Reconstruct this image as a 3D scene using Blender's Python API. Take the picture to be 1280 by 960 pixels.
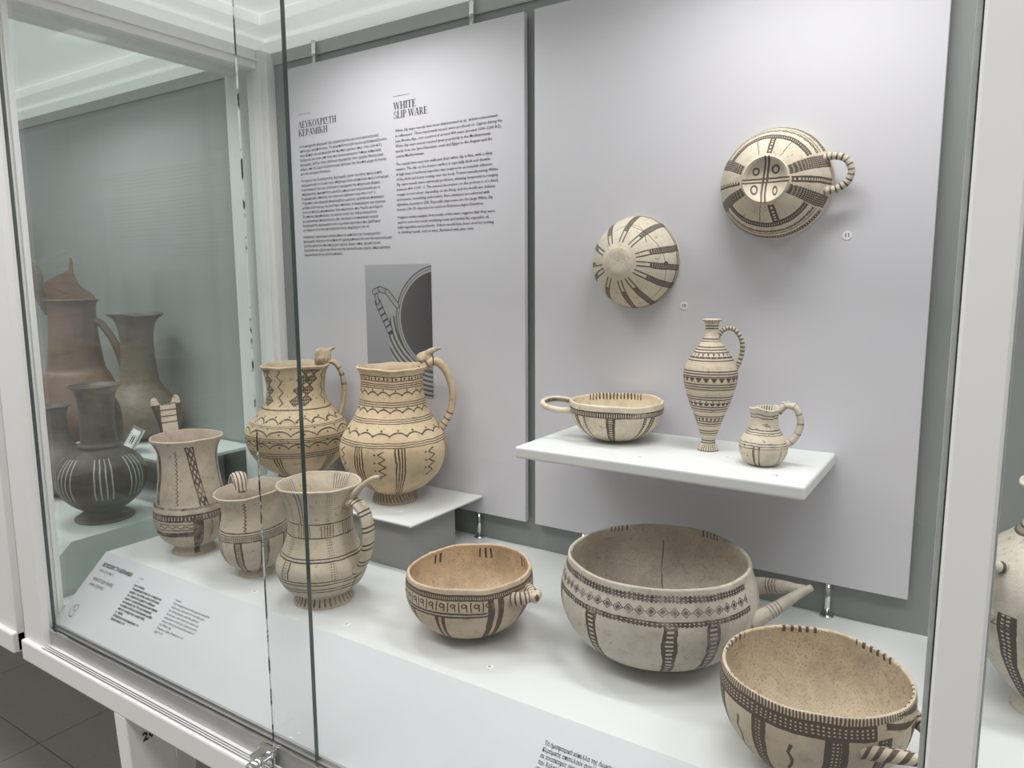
import bpy, bmesh, math, random
from mathutils import Vector, Matrix
random.seed(7)
PI = math.pi
for o in list(bpy.data.objects):
    bpy.data.objects.remove(o, do_unlink=True)
scene = bpy.context.scene
C = scene.collection
Z0 = 1.5                       # eye height; heights below are given relative to it

# ------------------------------------------------------------------ camera
F_PX, YAW, PITCH, ROLL = 909.354, math.radians(33.1585), math.radians(7.9279), math.radians(0.32)
cam = bpy.data.cameras.new('camera')
cam.sensor_width = 36.0
cam.lens = F_PX / 1280 * 36.0
cam.clip_start = 0.01
cam_o = bpy.data.objects.new('camera', cam); C.objects.link(cam_o)
fw = Vector((-math.sin(YAW)*math.cos(PITCH), math.cos(YAW)*math.cos(PITCH), -math.sin(PITCH)))
ri = Vector((math.cos(YAW), math.sin(YAW), 0)); dn = fw.cross(ri)
r2 = ri*math.cos(ROLL) + dn*math.sin(ROLL); d2 = -ri*math.sin(ROLL) + dn*math.cos(ROLL)
M = Matrix((r2, -d2, -fw)).transposed().to_4x4(); M.translation = (0, 0, Z0)
cam_o.matrix_world = M
scene.camera = cam_o

# ------------------------------------------------------------------ world, lights, exposure
w = bpy.data.worlds.new('room_light'); scene.world = w; w.use_nodes = True
w.node_tree.nodes['Background'].inputs[0].default_value = (1.0, 0.99, 0.97, 1)
w.node_tree.nodes['Background'].inputs[1].default_value = 0.26
vs = scene.view_settings
vs.view_transform = 'Standard'; vs.look = 'None'; vs.gamma = 1.0; vs.exposure = 0.0
scene.cycles.transparent_max_bounces = 32
vs.use_curve_mapping = False

def area(name, loc, rot, sx, sy, power, col=(1, 1, 1)):
    l = bpy.data.lights.new(name, 'AREA'); l.shape = 'RECTANGLE'; l.size = sx; l.size_y = sy
    l.energy = power; l.color = col
    o = bpy.data.objects.new(name, l); C.objects.link(o); o.location = loc; o.rotation_euler = rot
    return o
# LED downlight strips set in the case ceilings, pointing straight down
LAMPS = [(-0.20, 0.79, 0.34, 1.95), (-0.88, 0.79, 0.30, 1.85), (0.35, 0.79, 0.34, 1.7), (0.95, 0.79, 0.30, 1.2), (-1.72, 0.72, 0.6, 3.0)]
for lx, ly, ll, lp in LAMPS:
    a = area('led_strip_light', (lx, ly, Z0+0.4745), (0, 0, 0), ll, 0.07, lp, (1, 0.985, 0.965))
    a.data.spread = math.radians(150)
# ceiling lamps of the aisle in front of the cases
area('aisle_lamp_light', (-0.35, -0.35, 3.0), (0, 0, 0), 2.6, 0.5, 37, (1, 0.98, 0.955))
area('aisle_lamp_light', (-2.4, -0.35, 3.0), (0, 0, 0), 1.6, 0.5, 28, (1, 0.98, 0.955))

# ------------------------------------------------------------------ node expression helper
class X:
    """a scalar expression that compiles to Math nodes"""
    nt = None
    def __init__(s, v): s.v = v
    @staticmethod
    def op(name, *a):
        n = X.nt.nodes.new('ShaderNodeMath'); n.operation = name
        for i, q in enumerate(a):
            if isinstance(q, X): q = q.v
            if isinstance(q, (int, float)): n.inputs[i].default_value = q
            else: X.nt.links.new(q, n.inputs[i])
        return X(n.outputs[0])
    def __add__(s, o): return X.op('ADD', s, o)
    __radd__ = __add__
    def __sub__(s, o): return X.op('SUBTRACT', s, o)
    def __rsub__(s, o): return X.op('SUBTRACT', o, s)
    def __mul__(s, o): return X.op('MULTIPLY', s, o)
    __rmul__ = __mul__
    def __truediv__(s, o): return X.op('DIVIDE', s, o)
    def __or__(s, o): return X.op('MAXIMUM', s, o)
    def __and__(s, o): return X.op('MULTIPLY', s, o)
    def __lt__(s, o): return X.op('LESS_THAN', s, o)
    def __gt__(s, o): return X.op('GREATER_THAN', s, o)
def near(x, c, wd): return X.op('COMPARE', x, c, wd)                 # 1 where |x-c| <= wd
def rng(x, a, b): return near(x, (a+b)/2, abs(b-a)/2)
def frac(x): return X.op('FRACT', x)
def absx(x): return X.op('ABSOLUTE', x)
def sinx(x): return X.op('SINE', x)
def inv(x): return 1.0 - x
def hyp(a, b): return X.op('SQRT', a*a + b*b)
def per(x, n, off=0.0): return frac(x*n + off)
def hline(z, c, wd=0.0009): return near(z, c, wd)
def hlines(z, a, b, n, duty=0.42):
    return rng(z, a, b) & (per((z-a)*(1.0/(b-a)), n) < duty)
def scallop(u, z, c, n, amp, wd, off=0.0):
    return near(X.op('POWER', absx(sinx((u+off)*(PI*n))), 0.62)*amp + c, z, wd*1.2)
def wave(u, z, c, n, amp, wd): return near(sinx(u*(2*PI*n))*amp + c, z, wd)
def dots(u, z, c, n, rad, off=0.0, asp=0.4):
    f = per(u, n, off) - 0.5
    return hyp(f*(asp/n), z - c) < rad
def grid(u, z, nu, nz, duty=0.6):
    return (per(u, nu) < duty) | (per(z, nz) < duty)
def lozenges(u, z, c, n, half, off=0.0, k=0.5):
    f = absx(per(u, n, off) - 0.5)*(1/k); g = absx(z - c)*(1.0/half)
    return (f + g)
def vstripe(u, z, u0, wd, a, b): return near(u, u0, wd) & rng(z, a, b)

def new_mat(name):
    m = bpy.data.materials.new(name); m.use_nodes = True
    nt = m.node_tree; X.nt = nt
    return m, nt, nt.nodes['Principled BSDF']
def L_(nt, a, b): nt.links.new(a, b)
def noise(nt, vec, scale, detail=4, rough=0.55):
    n = nt.nodes.new('ShaderNodeTexNoise'); n.inputs['Scale'].default_value = scale
    n.inputs['Detail'].default_value = detail; n.inputs['Roughness'].default_value = rough
    if vec is not None: L_(nt, vec, n.inputs['Vector'])
    return n.outputs['Fac']
def ramp(nt, fac, stops):
    r = nt.nodes.new('ShaderNodeValToRGB'); el = r.color_ramp.elements
    while len(el) < len(stops): el.new(0.5)
    for e, (p, c) in zip(el, stops): e.position = p; e.color = (*c, 1) if len(c) == 3 else c
    L_(nt, fac, r.inputs[0]); return r.outputs[0]
def mixc(nt, fac, a, b):
    n = nt.nodes.new('ShaderNodeMix'); n.data_type = 'RGBA'
    for q, i in ((fac, 0), (a, 6), (b, 7)):
        if isinstance(q, X): q = q.v
        if isinstance(q, (int, float)): n.inputs[i].default_value = q
        elif isinstance(q, tuple): n.inputs[i].default_value = (*q, 1)
        else: L_(nt, q, n.inputs[i])
    return n.outputs[2]
def bump(nt, bsdf, h, strength=0.3, dist=0.001):
    b = nt.nodes.new('ShaderNodeBump'); b.inputs['Strength'].default_value = strength
    b.inputs['Distance'].default_value = dist
    L_(nt, h.v if isinstance(h, X) else h, b.inputs['Height']); L_(nt, b.outputs[0], bsdf.inputs['Normal'])

def plain(name, col, rough=0.5, metal=0.0, var=0.03, scale=8, coat=0.0):
    m, nt, b = new_mat(name)
    tc = nt.nodes.new('ShaderNodeTexCoord')
    n = noise(nt, tc.outputs['Object'], scale)
    lo = tuple(c*(1-var) for c in col); hi = tuple(min(1, c*(1+var)) for c in col)
    L_(nt, ramp(nt, n, [(0.3, lo), (0.7, hi)]), b.inputs['Base Color'])
    b.inputs['Roughness'].default_value = rough; b.inputs['Metallic'].default_value = metal
    b.inputs['Coat Weight'].default_value = coat
    return m

def glass_mat(name, tint):
    """thin clear pane: Fresnel mirror over tinted transparency"""
    m, nt, b = new_mat(name); nt.nodes.remove(b)
    geo = nt.nodes.new('ShaderNodeNewGeometry')
    d = nt.nodes.new('ShaderNodeVectorMath'); d.operation = 'DOT_PRODUCT'
    L_(nt, geo.outputs['Normal'], d.inputs[0]); L_(nt, geo.outputs['Incoming'], d.inputs[1])
    c = absx(X(d.outputs['Value']))
    fr = X.op('POWER', 1.0 - c, 5.0)*0.96 + 0.04
    tr = nt.nodes.new('ShaderNodeBsdfTransparent'); tr.inputs[0].default_value = (*tint, 1)
    gl = nt.nodes.new('ShaderNodeBsdfGlossy'); gl.inputs['Roughness'].default_value = 0.0
    mx = nt.nodes.new('ShaderNodeMixShader')
    L_(nt, fr.v, mx.inputs[0]); L_(nt, tr.outputs[0], mx.inputs[1]); L_(nt, gl.outputs[0], mx.inputs[2])
    L_(nt, mx.outputs[0], nt.nodes['Material Output'].inputs['Surface'])
    return m

CREAM = (0.62, 0.54, 0.41)
PAINT = (0.048, 0.031, 0.024)
def pottery(name, fn, base=CREAM, inner=None, paint=PAINT, wear=0.35, rough=0.62, speck=0.5, wob=1.0,
            paint_in=None, stain=0.34, inspeck=None):
    """fired clay; fn(u, z) -> paint mask on the outside, u = turns from the side that faces the aisle, z = height"""
    m, nt, b = new_mat(name)
    uv = nt.nodes.new('ShaderNodeUVMap'); uv.uv_map = 'UVMap'
    sep = nt.nodes.new('ShaderNodeSeparateXYZ'); L_(nt, uv.outputs[0], sep.inputs[0])
    tc = nt.nodes.new('ShaderNodeTexCoord'); ob = tc.outputs['Object']
    n1 = X(noise(nt, ob, 28, 3)); n2 = X(noise(nt, ob, 45, 3)); big = noise(nt, ob, 14, 5); fine = X(noise(nt, ob, 260, 3, 0.7))
    u = X(sep.outputs[0]) + (n1 - 0.5)*(0.016*wob)
    v = X(sep.outputs[1]); ins = v > 0.7
    z = v + (n2 - 0.5)*(0.0032*wob)
    inner = inner or base
    def shades(c):
        return ramp(nt, big, [(0.25, tuple(q*(1-stain) for q in c)), (0.5, c), (0.75, tuple(min(1, q*1.1) for q in c))])
    col = mixc(nt, ins, shades(base), shades(inner))
    dirt = ramp(nt, noise(nt, ob, 70, 6, 0.7), [(0.50, (0, 0, 0)), (0.72, (1, 1, 1))])
    blot = ramp(nt, noise(nt, ob, 24, 5, 0.65), [(0.46, (0, 0, 0)), (0.70, (1, 1, 1))])
    col = mixc(nt, X(blot)*0.45, col, tuple(q*k for q, k in zip(base, (0.80, 0.70, 0.58))))
    col = mixc(nt, X(dirt)*(0.5*stain + 0.26), col, tuple(q*k for q, k in zip(base, (0.50, 0.44, 0.38))))
    sp = (X(noise(nt, ob, 170, 2, 0.6)) > 0.645)
    spot = X(noise(nt, ob, 18, 2)) > 0.5
    if inspeck:
        col = mixc(nt, ((X(noise(nt, ob, 520, 1, 0.6)) > 0.60) & ins & (X(noise(nt, ob, 22, 3)) > 0.42))*inspeck, col, tuple(q*0.45 for q in inner))
    col = mixc(nt, (sp & spot)*speck, col, tuple(q*0.35 for q in base))
    mask = None
    if fn: mask = fn(u, z) & inv(ins)
    if paint_in:
        q = paint_in(u, z - 1.0) & ins
        mask = q if mask is None else (mask | q)
    if mask is not None:
        wr = ramp(nt, (X(noise(nt, ob, 75, 4, 0.65))*0.6 + X(big)*0.4).v, [(max(0, wear-0.06), (0.30, 0.30, 0.30)), (wear+0.14, (1, 1, 1))])
        pm = X(wr)*mask
        col = mixc(nt, pm*0.93, col, paint)
    L_(nt, col, b.inputs['Base Color'])
    b.inputs['Roughness'].default_value = rough
    b.inputs['Specular IOR Level'].default_value = 0.3
    bump(nt, b, fine*0.45 + X(big)*0.8 + X(noise(nt, ob, 60, 4))*0.7, 0.55, 0.0022)
    return m

# ------------------------------------------------------------------ mesh helpers
def mesh_obj(name, bm, mat, parent=None, smooth=False, loc=None):
    me = bpy.data.meshes.new(name); bm.normal_update(); bm.to_mesh(me); bm.free()
    for m in (mat if isinstance(mat, (list, tuple)) else [mat]): me.materials.append(m)
    if smooth:
        for p in me.polygons: p.use_smooth = True
    o = bpy.data.objects.new(name, me); C.objects.link(o)
    if parent: o.parent = parent
    if loc: o.location = loc
    return o
def bm_box(x0, x1, y0, y1, z0, z1, bev=0.0, bm=None, seg=2):
    own = bm is None
    b2 = bmesh.new()
    r = bmesh.ops.create_cube(b2, size=1)
    for v in b2.verts:
        v.co = Vector(((x0+x1)/2 + v.co.x*(x1-x0), (y0+y1)/2 + v.co.y*(y1-y0), (z0+z1)/2 + v.co.z*(z1-z0)))
    if bev: bmesh.ops.bevel(b2, geom=list(b2.edges), offset=bev, segments=seg, affect='EDGES', profile=0.5)
    if own: return b2
    me = bpy.data.meshes.new('tmp'); b2.to_mesh(me); b2.free(); bm.from_mesh(me); bpy.data.meshes.remove(me)
    return bm
def box(name, x0, x1, y0, y1, z0, z1, mat, parent=None, bev=0.0015):
    """box in place: z relative to the eye height unless it has a parent"""
    return mesh_obj(name, bm_box(x0, x1, y0, y1, z0, z1, bev), mat, parent)
def prism(name, pts, x0, x1, mat, parent=None):
    """polygon in (y,z) extruded along x"""
    bm = bmesh.new()
    a = [bm.verts.new((x0, y, z)) for y, z in pts]; c = [bm.verts.new((x1, y, z)) for y, z in pts]
    bm.faces.new(a); bm.faces.new(list(reversed(c)))
    for i in range(len(pts)):
        j = (i+1) % len(pts); bm.faces.new((a[j], a[i], c[i], c[j]))
    bmesh.ops.recalc_face_normals(bm, faces=bm.faces)
    return mesh_obj(name, bm, mat, parent)
def cyl(name, p0, p1, rad, mat, parent=None, seg=20, r1=None):
    p0, p1 = Vector(p0), Vector(p1); bm = bmesh.new()
    d = p1 - p0; bmesh.ops.create_cone(bm, cap_ends=True, segments=seg, radius1=rad, radius2=rad if r1 is None else r1, depth=d.length)
    q = d.to_track_quat('Z', 'Y').to_matrix().to_4x4(); q.translation = (p0+p1)/2
    bmesh.ops.transform(bm, matrix=q, verts=bm.verts)
    o = mesh_obj(name, bm, mat, parent, smooth=False)
    for p in o.data.polygons:
        if len(p.vertices) == 4: p.use_smooth = True
    return o
def empty(name, loc, label, cat, group=None, rot=None):
    o = bpy.data.objects.new(name, None); C.objects.link(o); o.location = loc
    o.empty_display_size = 0.02
    if rot: o.rotation_euler = rot
    o['label'] = label; o['category'] = cat
    if group: o['group'] = group
    return o
def tag(o, label, cat, group=None):
    o['label'] = label; o['category'] = cat
    if group: o['group'] = group
    return o
def crom(pts, n):
    """Catmull-Rom through tuples, n samples per span"""
    P = [Vector(p) for p in pts]; P = [P[0]*2 - P[1]] + P + [P[-1]*2 - P[-2]]
    out = []
    for i in range(1, len(P)-2):
        for k in range(n):
            t = k/n; a, b, c, d = P[i-1], P[i], P[i+1], P[i+2]
            out.append(0.5*((2*b) + (c-a)*t + (2*a-5*b+4*c-d)*t*t + (3*b-a-3*c+d)*t**3))
    out.append(P[-2]); return out

def lathe(name, prof, mat, parent, t=0.004, seg=112, closed_top=False, n=7, rim_wob=0.0, r_wob=0.0, bottom=True, seed=0, shear=0.0):
    """outer profile [(z, r)...] bottom to top, wall thickness t; UV = (turns, height), inside height + 1"""
    outer = [(max(0.0, p[1]), p[0]) for p in crom([(z, r, 0) for z, r in prof], n)]
    outer = [(r, z) for r, z in outer]
    ring = []                                      # (r, z, v)
    if bottom and outer[0][0] > 1e-4:
        ring.append((0.0, outer[0][1], outer[0][1])); ring.append((outer[0][0]*0.6, outer[0][1], outer[0][1]))
    ring += [(r, z, z) for r, z in outer]
    if closed_top:
        ring.append((0.0, outer[-1][1], outer[-1][1]))
    else:
        zt, rt = outer[-1][1], outer[-1][0]
        ring.append((rt - t*0.12, zt + t*0.30, zt)); ring.append((rt - t*0.5, zt + t*0.45, zt + 0.9995)); ring.append((rt - t*0.88, zt + t*0.30, zt+1))
        zb = outer[0][1] + t*1.2
        for r, z in reversed(outer):
            if z < zb + t*0.5: continue
            ring.append((max(r - t, 0.0005), z, z + 1))
        ring.append((0.0, max(zb, ring[-1][1] - 0.002), zb + 1))
    rnd = random.Random(seed); ph = [rnd.uniform(0, 2*PI) for _ in range(8)]
    zmin, zmax = outer[0][1], outer[-1][1]
    bm = bmesh.new(); uvl = bm.loops.layers.uv.new('UVMap'); rows = []
    for r, z, v in ring:
        if r < 1e-5: rows.append([bm.verts.new((0, 0, z))]); continue
        row = []
        for k in range(seg):
            th = 2*PI*(k/seg) - PI
            f = ((z - zmin)/(zmax - zmin + 1e-6))
            dz = rim_wob*max(0, f)**3*(math.sin(2*th + ph[0]) + 0.5*math.sin(5*th + ph[1]) + 0.3*math.sin(9*th + ph[2]))
            dr = 1 + r_wob*(math.sin(2*th + ph[3] + 2*f) + 0.6*math.sin(3*th + ph[4] - 3*f) + 0.25*math.sin(7*th+ph[5]+9*f))
            row.append(bm.verts.new((r*dr*math.cos(th), r*dr*math.sin(th), z + dz + shear*r*math.sin(th)*max(0.0, f)**0.8)))
        rows.append(row)
    for i in range(len(rows)-1):
        a, b = rows[i], rows[i+1]; va, vb = ring[i][2], ring[i+1][2]
        for k in range(seg):
            k2 = (k+1) % seg; u0 = k/seg - 0.5; u1 = (k+1)/seg - 0.5
            if len(a) == 1 and len(b) == 1: continue
            if len(a) == 1: f = bm.faces.new((a[0], b[k2], b[k])); uvs = [(u0, va), (u1, vb), (u0, vb)]
            elif len(b) == 1: f = bm.faces.new((a[k], a[k2], b[0])); uvs = [(u0, va), (u1, va), (u0, vb)]
            else: f = bm.faces.new((a[k], a[k2], b[k2], b[k])); uvs = [(u0, va), (u1, va), (u1, vb), (u0, vb)]
            for lp, q in zip(f.loops, uvs): lp[uvl].uv = q
    o = mesh_obj(name, bm, mat, parent, smooth=True)
    return o

def sweep(name, pts, wid, thk, mat, parent, ref=(0, 0, 1), n=8, seg=14, cap=True):
    """tube along pts; half-width along ref x tangent plane, half-thickness across; UV = (around, along)"""
    P = crom(pts, n); N = len(P)
    def val(a, t):
        if isinstance(a, (int, float)): return a
        q = t*(len(a)-1); i = min(int(q), len(a)-2); return a[i] + (a[i+1]-a[i])*(q-i)
    ref = Vector(ref).normalized()
    bm = bmesh.new(); uvl = bm.loops.layers.uv.new('UVMap'); rows = []
    for i, p in enumerate(P):
        tg = (P[min(i+1, N-1)] - P[max(i-1, 0)]).normalized()
        s = (ref - tg*ref.dot(tg)).normalized(); q = tg.cross(s)
        t = i/(N-1); a, b = val(wid, t), val(thk, t)
        rows.append([bm.verts.new(p + s*(a*math.cos(2*PI*k/seg)) + q*(b*math.sin(2*PI*k/seg))) for k in range(seg)])
    for i in range(N-1):
        for k in range(seg):
            k2 = (k+1) % seg
            f = bm.faces.new((rows[i][k], rows[i][k2], rows[i+1][k2], rows[i+1][k]))
            for lp, q in zip(f.loops, [(k/seg, i/(N-1)), ((k+1)/seg, i/(N-1)), ((k+1)/seg, (i+1)/(N-1)), (k/seg, (i+1)/(N-1))]): lp[uvl].uv = (q[0], q[1]*0.6)
    if cap:
        for row, c in ((rows[0], P[0]), (rows[-1], P[-1])):
            f = bm.faces.new(row if row is rows[-1] else list(reversed(row)))
            for lp in f.loops: lp[uvl].uv = (0.5, 0.3)
    bmesh.ops.recalc_face_normals(bm, faces=bm.faces)
    return mesh_obj(name, bm, mat, parent, smooth=True)
def rz(th, pts):
    """(r, z) in the vertical plane at angle th -> local xyz; th in degrees, 0 faces the aisle, 90 = right"""
    c, s = math.cos(math.radians(th)), math.sin(math.radians(th))
    return [(r*c, r*s, z) for r, z in pts]
def rtz(th, pts):
    c, s = math.cos(math.radians(th)), math.sin(math.radians(th))
    return [(r*c - t*s, r*s + t*c, z) for r, t, z in pts]
def plate(name, outline, mat, parent, origin, xd, yd, thick):
    """extruded outline in the plane (xd, yd)"""
    xd, yd, og = Vector(xd).normalized(), Vector(yd).normalized(), Vector(origin); nd = xd.cross(yd).normalized()
    bm = bmesh.new(); uvl = bm.loops.layers.uv.new('UVMap')
    a = [bm.verts.new(og + xd*p + yd*q + nd*(thick/2)) for p, q in outline]
    c = [bm.verts.new(og + xd*p + yd*q - nd*(thick/2)) for p, q in outline]
    fs = [bm.faces.new(a), bm.faces.new(list(reversed(c)))]
    for i in range(len(outline)):
        j = (i+1) % len(outline); fs.append(bm.faces.new((a[i], c[i], c[j], a[j])))
    for f in fs:
        for lp in f.loops:
            d = lp.vert.co - og; lp[uvl].uv = (d.dot(xd), d.dot(yd))
    bmesh.ops.recalc_face_normals(bm, faces=bm.faces)
    bmesh.ops.bevel(bm, geom=list(bm.edges), offset=thick*0.22, segments=2, affect='EDGES')
    return mesh_obj(name, bm, mat, parent)

def text_obj(name, lines, mat, parent, origin, xd, up, size, pitch, width=None, bold=0.0, lift=0.0004):
    """flat printed text, one mesh; lines laid from origin (baseline of the first line) along xd"""
    xd, up = Vector(xd).normalized(), Vector(up).normalized(); nd = xd.cross(up)
    bm = bmesh.new(); maxw = 0; parts = []
    for i, s in enumerate(lines):
        if not s: continue
        s, row = (s, i) if isinstance(s, str) else s
        cu = bpy.data.curves.new('print', 'FONT'); cu.body = s; cu.size = size; cu.resolution_u = 1
        cu.offset = bold; cu.fill_mode = 'FRONT'
        to = bpy.data.objects.new('print', cu); C.objects.link(to)
        dg = bpy.context.evaluated_depsgraph_get(); dg.update()
        me = bpy.data.meshes.new_from_object(to.evaluated_get(dg))
        bpy.data.objects.remove(to); bpy.data.curves.remove(cu)
        ww = max((v.co.x for v in me.vertices), default=0); maxw = max(maxw, ww); parts.append((me, row))
    k = width/maxw if width and maxw else 1.0
    for me, row in parts:
        for v in me.vertices:
            p = Vector(origin) + xd*(v.co.x*k) + up*(v.co.y - row*pitch) + nd*lift
            v.co = p
        bm.from_mesh(me); bpy.data.meshes.remove(me)
    return mesh_obj(name, bm, mat, parent)

# ------------------------------------------------------------------ materials of the place
M_white = plain('white_powder_coat', (0.86, 0.86, 0.85), 0.42, var=0.02, scale=5)
def glow_ceiling_mat():
    m, nt, b = new_mat('pale_ceiling_added_glow')
    tc = nt.nodes.new('ShaderNodeTexCoord')
    L_(nt, ramp(nt, noise(nt, tc.outputs['Object'], 3), [(0.3, (0.72, 0.73, 0.72)), (0.7, (0.76, 0.77, 0.76))]), b.inputs['Base Color'])
    b.inputs['Roughness'].default_value = 0.4
    b.inputs['Emission Color'].default_value = (0.97, 1.0, 0.98, 1); b.inputs['Emission Strength'].default_value = 0.36  # glow added to brighten ceiling and soffit and fill the case, not a lamp
    return m
M_ceiling_glow = glow_ceiling_mat()
M_deck = plain('white_lacquer_deck', (0.67, 0.685, 0.68), 0.45, var=0.015, scale=4)
M_label = plain('pale_grey_label_board', (0.62, 0.63, 0.66), 0.5, var=0.01)
M_panel = plain('pale_lilac_grey_board', (0.62, 0.61, 0.65), 0.55, var=0.012, scale=3)
M_wall = plain('grey_green_case_back', (0.25, 0.27, 0.262), 0.5, var=0.04, scale=3)
M_wallN = plain('pale_grey_green_case_back', (0.33, 0.355, 0.348), 0.5, var=0.03, scale=3)
M_rail = plain('mid_grey_rail', (0.44, 0.45, 0.44), 0.45, var=0.03)
M_alu = plain('brushed_aluminium', (0.50, 0.50, 0.50), 0.38, 0.75, var=0.05, scale=30)
M_chrome = plain('chrome', (0.82, 0.83, 0.84), 0.12, 1.0, var=0.01)
M_black = plain('black_rubber_gasket', (0.02, 0.02, 0.02), 0.6, var=0.1)
M_gasket = plain('pale_grey_seal', (0.50, 0.54, 0.52), 0.5, var=0.1, scale=60)
M_ink = plain('black_print', (0.030, 0.030, 0.034), 0.6, var=0.0)
M_greyink = plain('grey_print', (0.16, 0.16, 0.17), 0.6, var=0.0)
M_paleink = plain('pale_grey_print', (0.36, 0.36, 0.37), 0.6, var=0.0)
M_tag = plain('white_card', (0.82, 0.82, 0.82), 0.6, var=0.01)
M_glass = glass_mat('clear_showcase_glass', (0.985, 0.990, 0.989))
M_side = glass_mat('greenish_side_glass', (0.958, 0.982, 0.975))
M_edge = plain('dark_green_glass_edge', (0.030, 0.055, 0.050), 0.12, var=0.25, scale=25)
def chipped_edge():
    m, nt, b = new_mat('chipped_polished_glass_edge')
    tc = nt.nodes.new('ShaderNodeTexCoord')
    L_(nt, ramp(nt, noise(nt, tc.outputs['Object'], 38, 5, 0.7), [(0.44, (0.03, 0.035, 0.035)), (0.52, (0.75, 0.77, 0.75))]), b.inputs['Base Color'])
    b.inputs['Roughness'].default_value = 0.25
    return m
M_edge2 = chipped_edge()
M_floor = None
def floor_mat():
    m, nt, b = new_mat('dark_grey_floor_tiles')
    tc = nt.nodes.new('ShaderNodeTexCoord'); ob = tc.outputs['Object']
    n = noise(nt, ob, 60, 4); n2 = noise(nt, ob, 3, 3)
    col = ramp(nt, (X(n)*0.5 + X(n2)*0.5).v, [(0.3, (0.40, 0.385, 0.345)), (0.7, (0.47, 0.455, 0.41))])
    L_(nt, col, b.inputs['Base Color']); b.inputs['Roughness'].default_value = 0.6
    return m
M_floor = floor_mat()
M_grout = plain('dark_floor_joint', (0.36, 0.35, 0.315), 0.8, var=0.1)

# ------------------------------------------------------------------ room
def struct(o):
    o['kind'] = 'structure'; return o
fl = struct(mesh_obj('floor', bm_box(-6, 4, -4, 1.9, -0.05, -0.004), M_grout))
TS = 0.6
tile_me = None
for i in range(-6, 4):
    for j in range(-3, 3):
        if tile_me is None:
            tl = mesh_obj('floor_tile', bm_box(-TS/2+0.0015, TS/2-0.0015, -TS/2+0.0015, TS/2-0.0015, -0.006, 0.0, 0.001, seg=1), M_floor, fl)
            tile_me = tl.data
        else:
            tl = bpy.data.objects.new('floor_tile', tile_me); C.objects.link(tl); tl.parent = fl
        tl.location = (i*TS + 0.17, j*TS + 0.1, 0)
M_roomwall = plain('white_plaster_wall', (0.72, 0.72, 0.71), 0.8, var=0.02)
struct(mesh_obj('wall_back', bm_box(-6, 4, 1.9, 2.0, 0, 3.4), M_roomwall))

# ------------------------------------------------------------------ showcases
ZD = -0.4475                 # display deck
ZR = -0.367                  # riser plate
ZS = -0.2208                 # wall shelf
YW = 1.015                   # back wall face of the case
YF = 0.497                   # front face of the posts

def glass_box(name, x0, x1, y0, y1, z0, z1, mat, edge, parent, axis):
    """pane whose narrow faces carry the edge colour"""
    bm = bm_box(x0, x1, y0, y1, z0, z1)
    bm.normal_update()
    for f in bm.faces:
        f.material_index = 0 if abs(f.normal[axis]) > 0.9 else 1
    return mesh_obj(name, bm, [mat, edge], parent)

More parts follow.
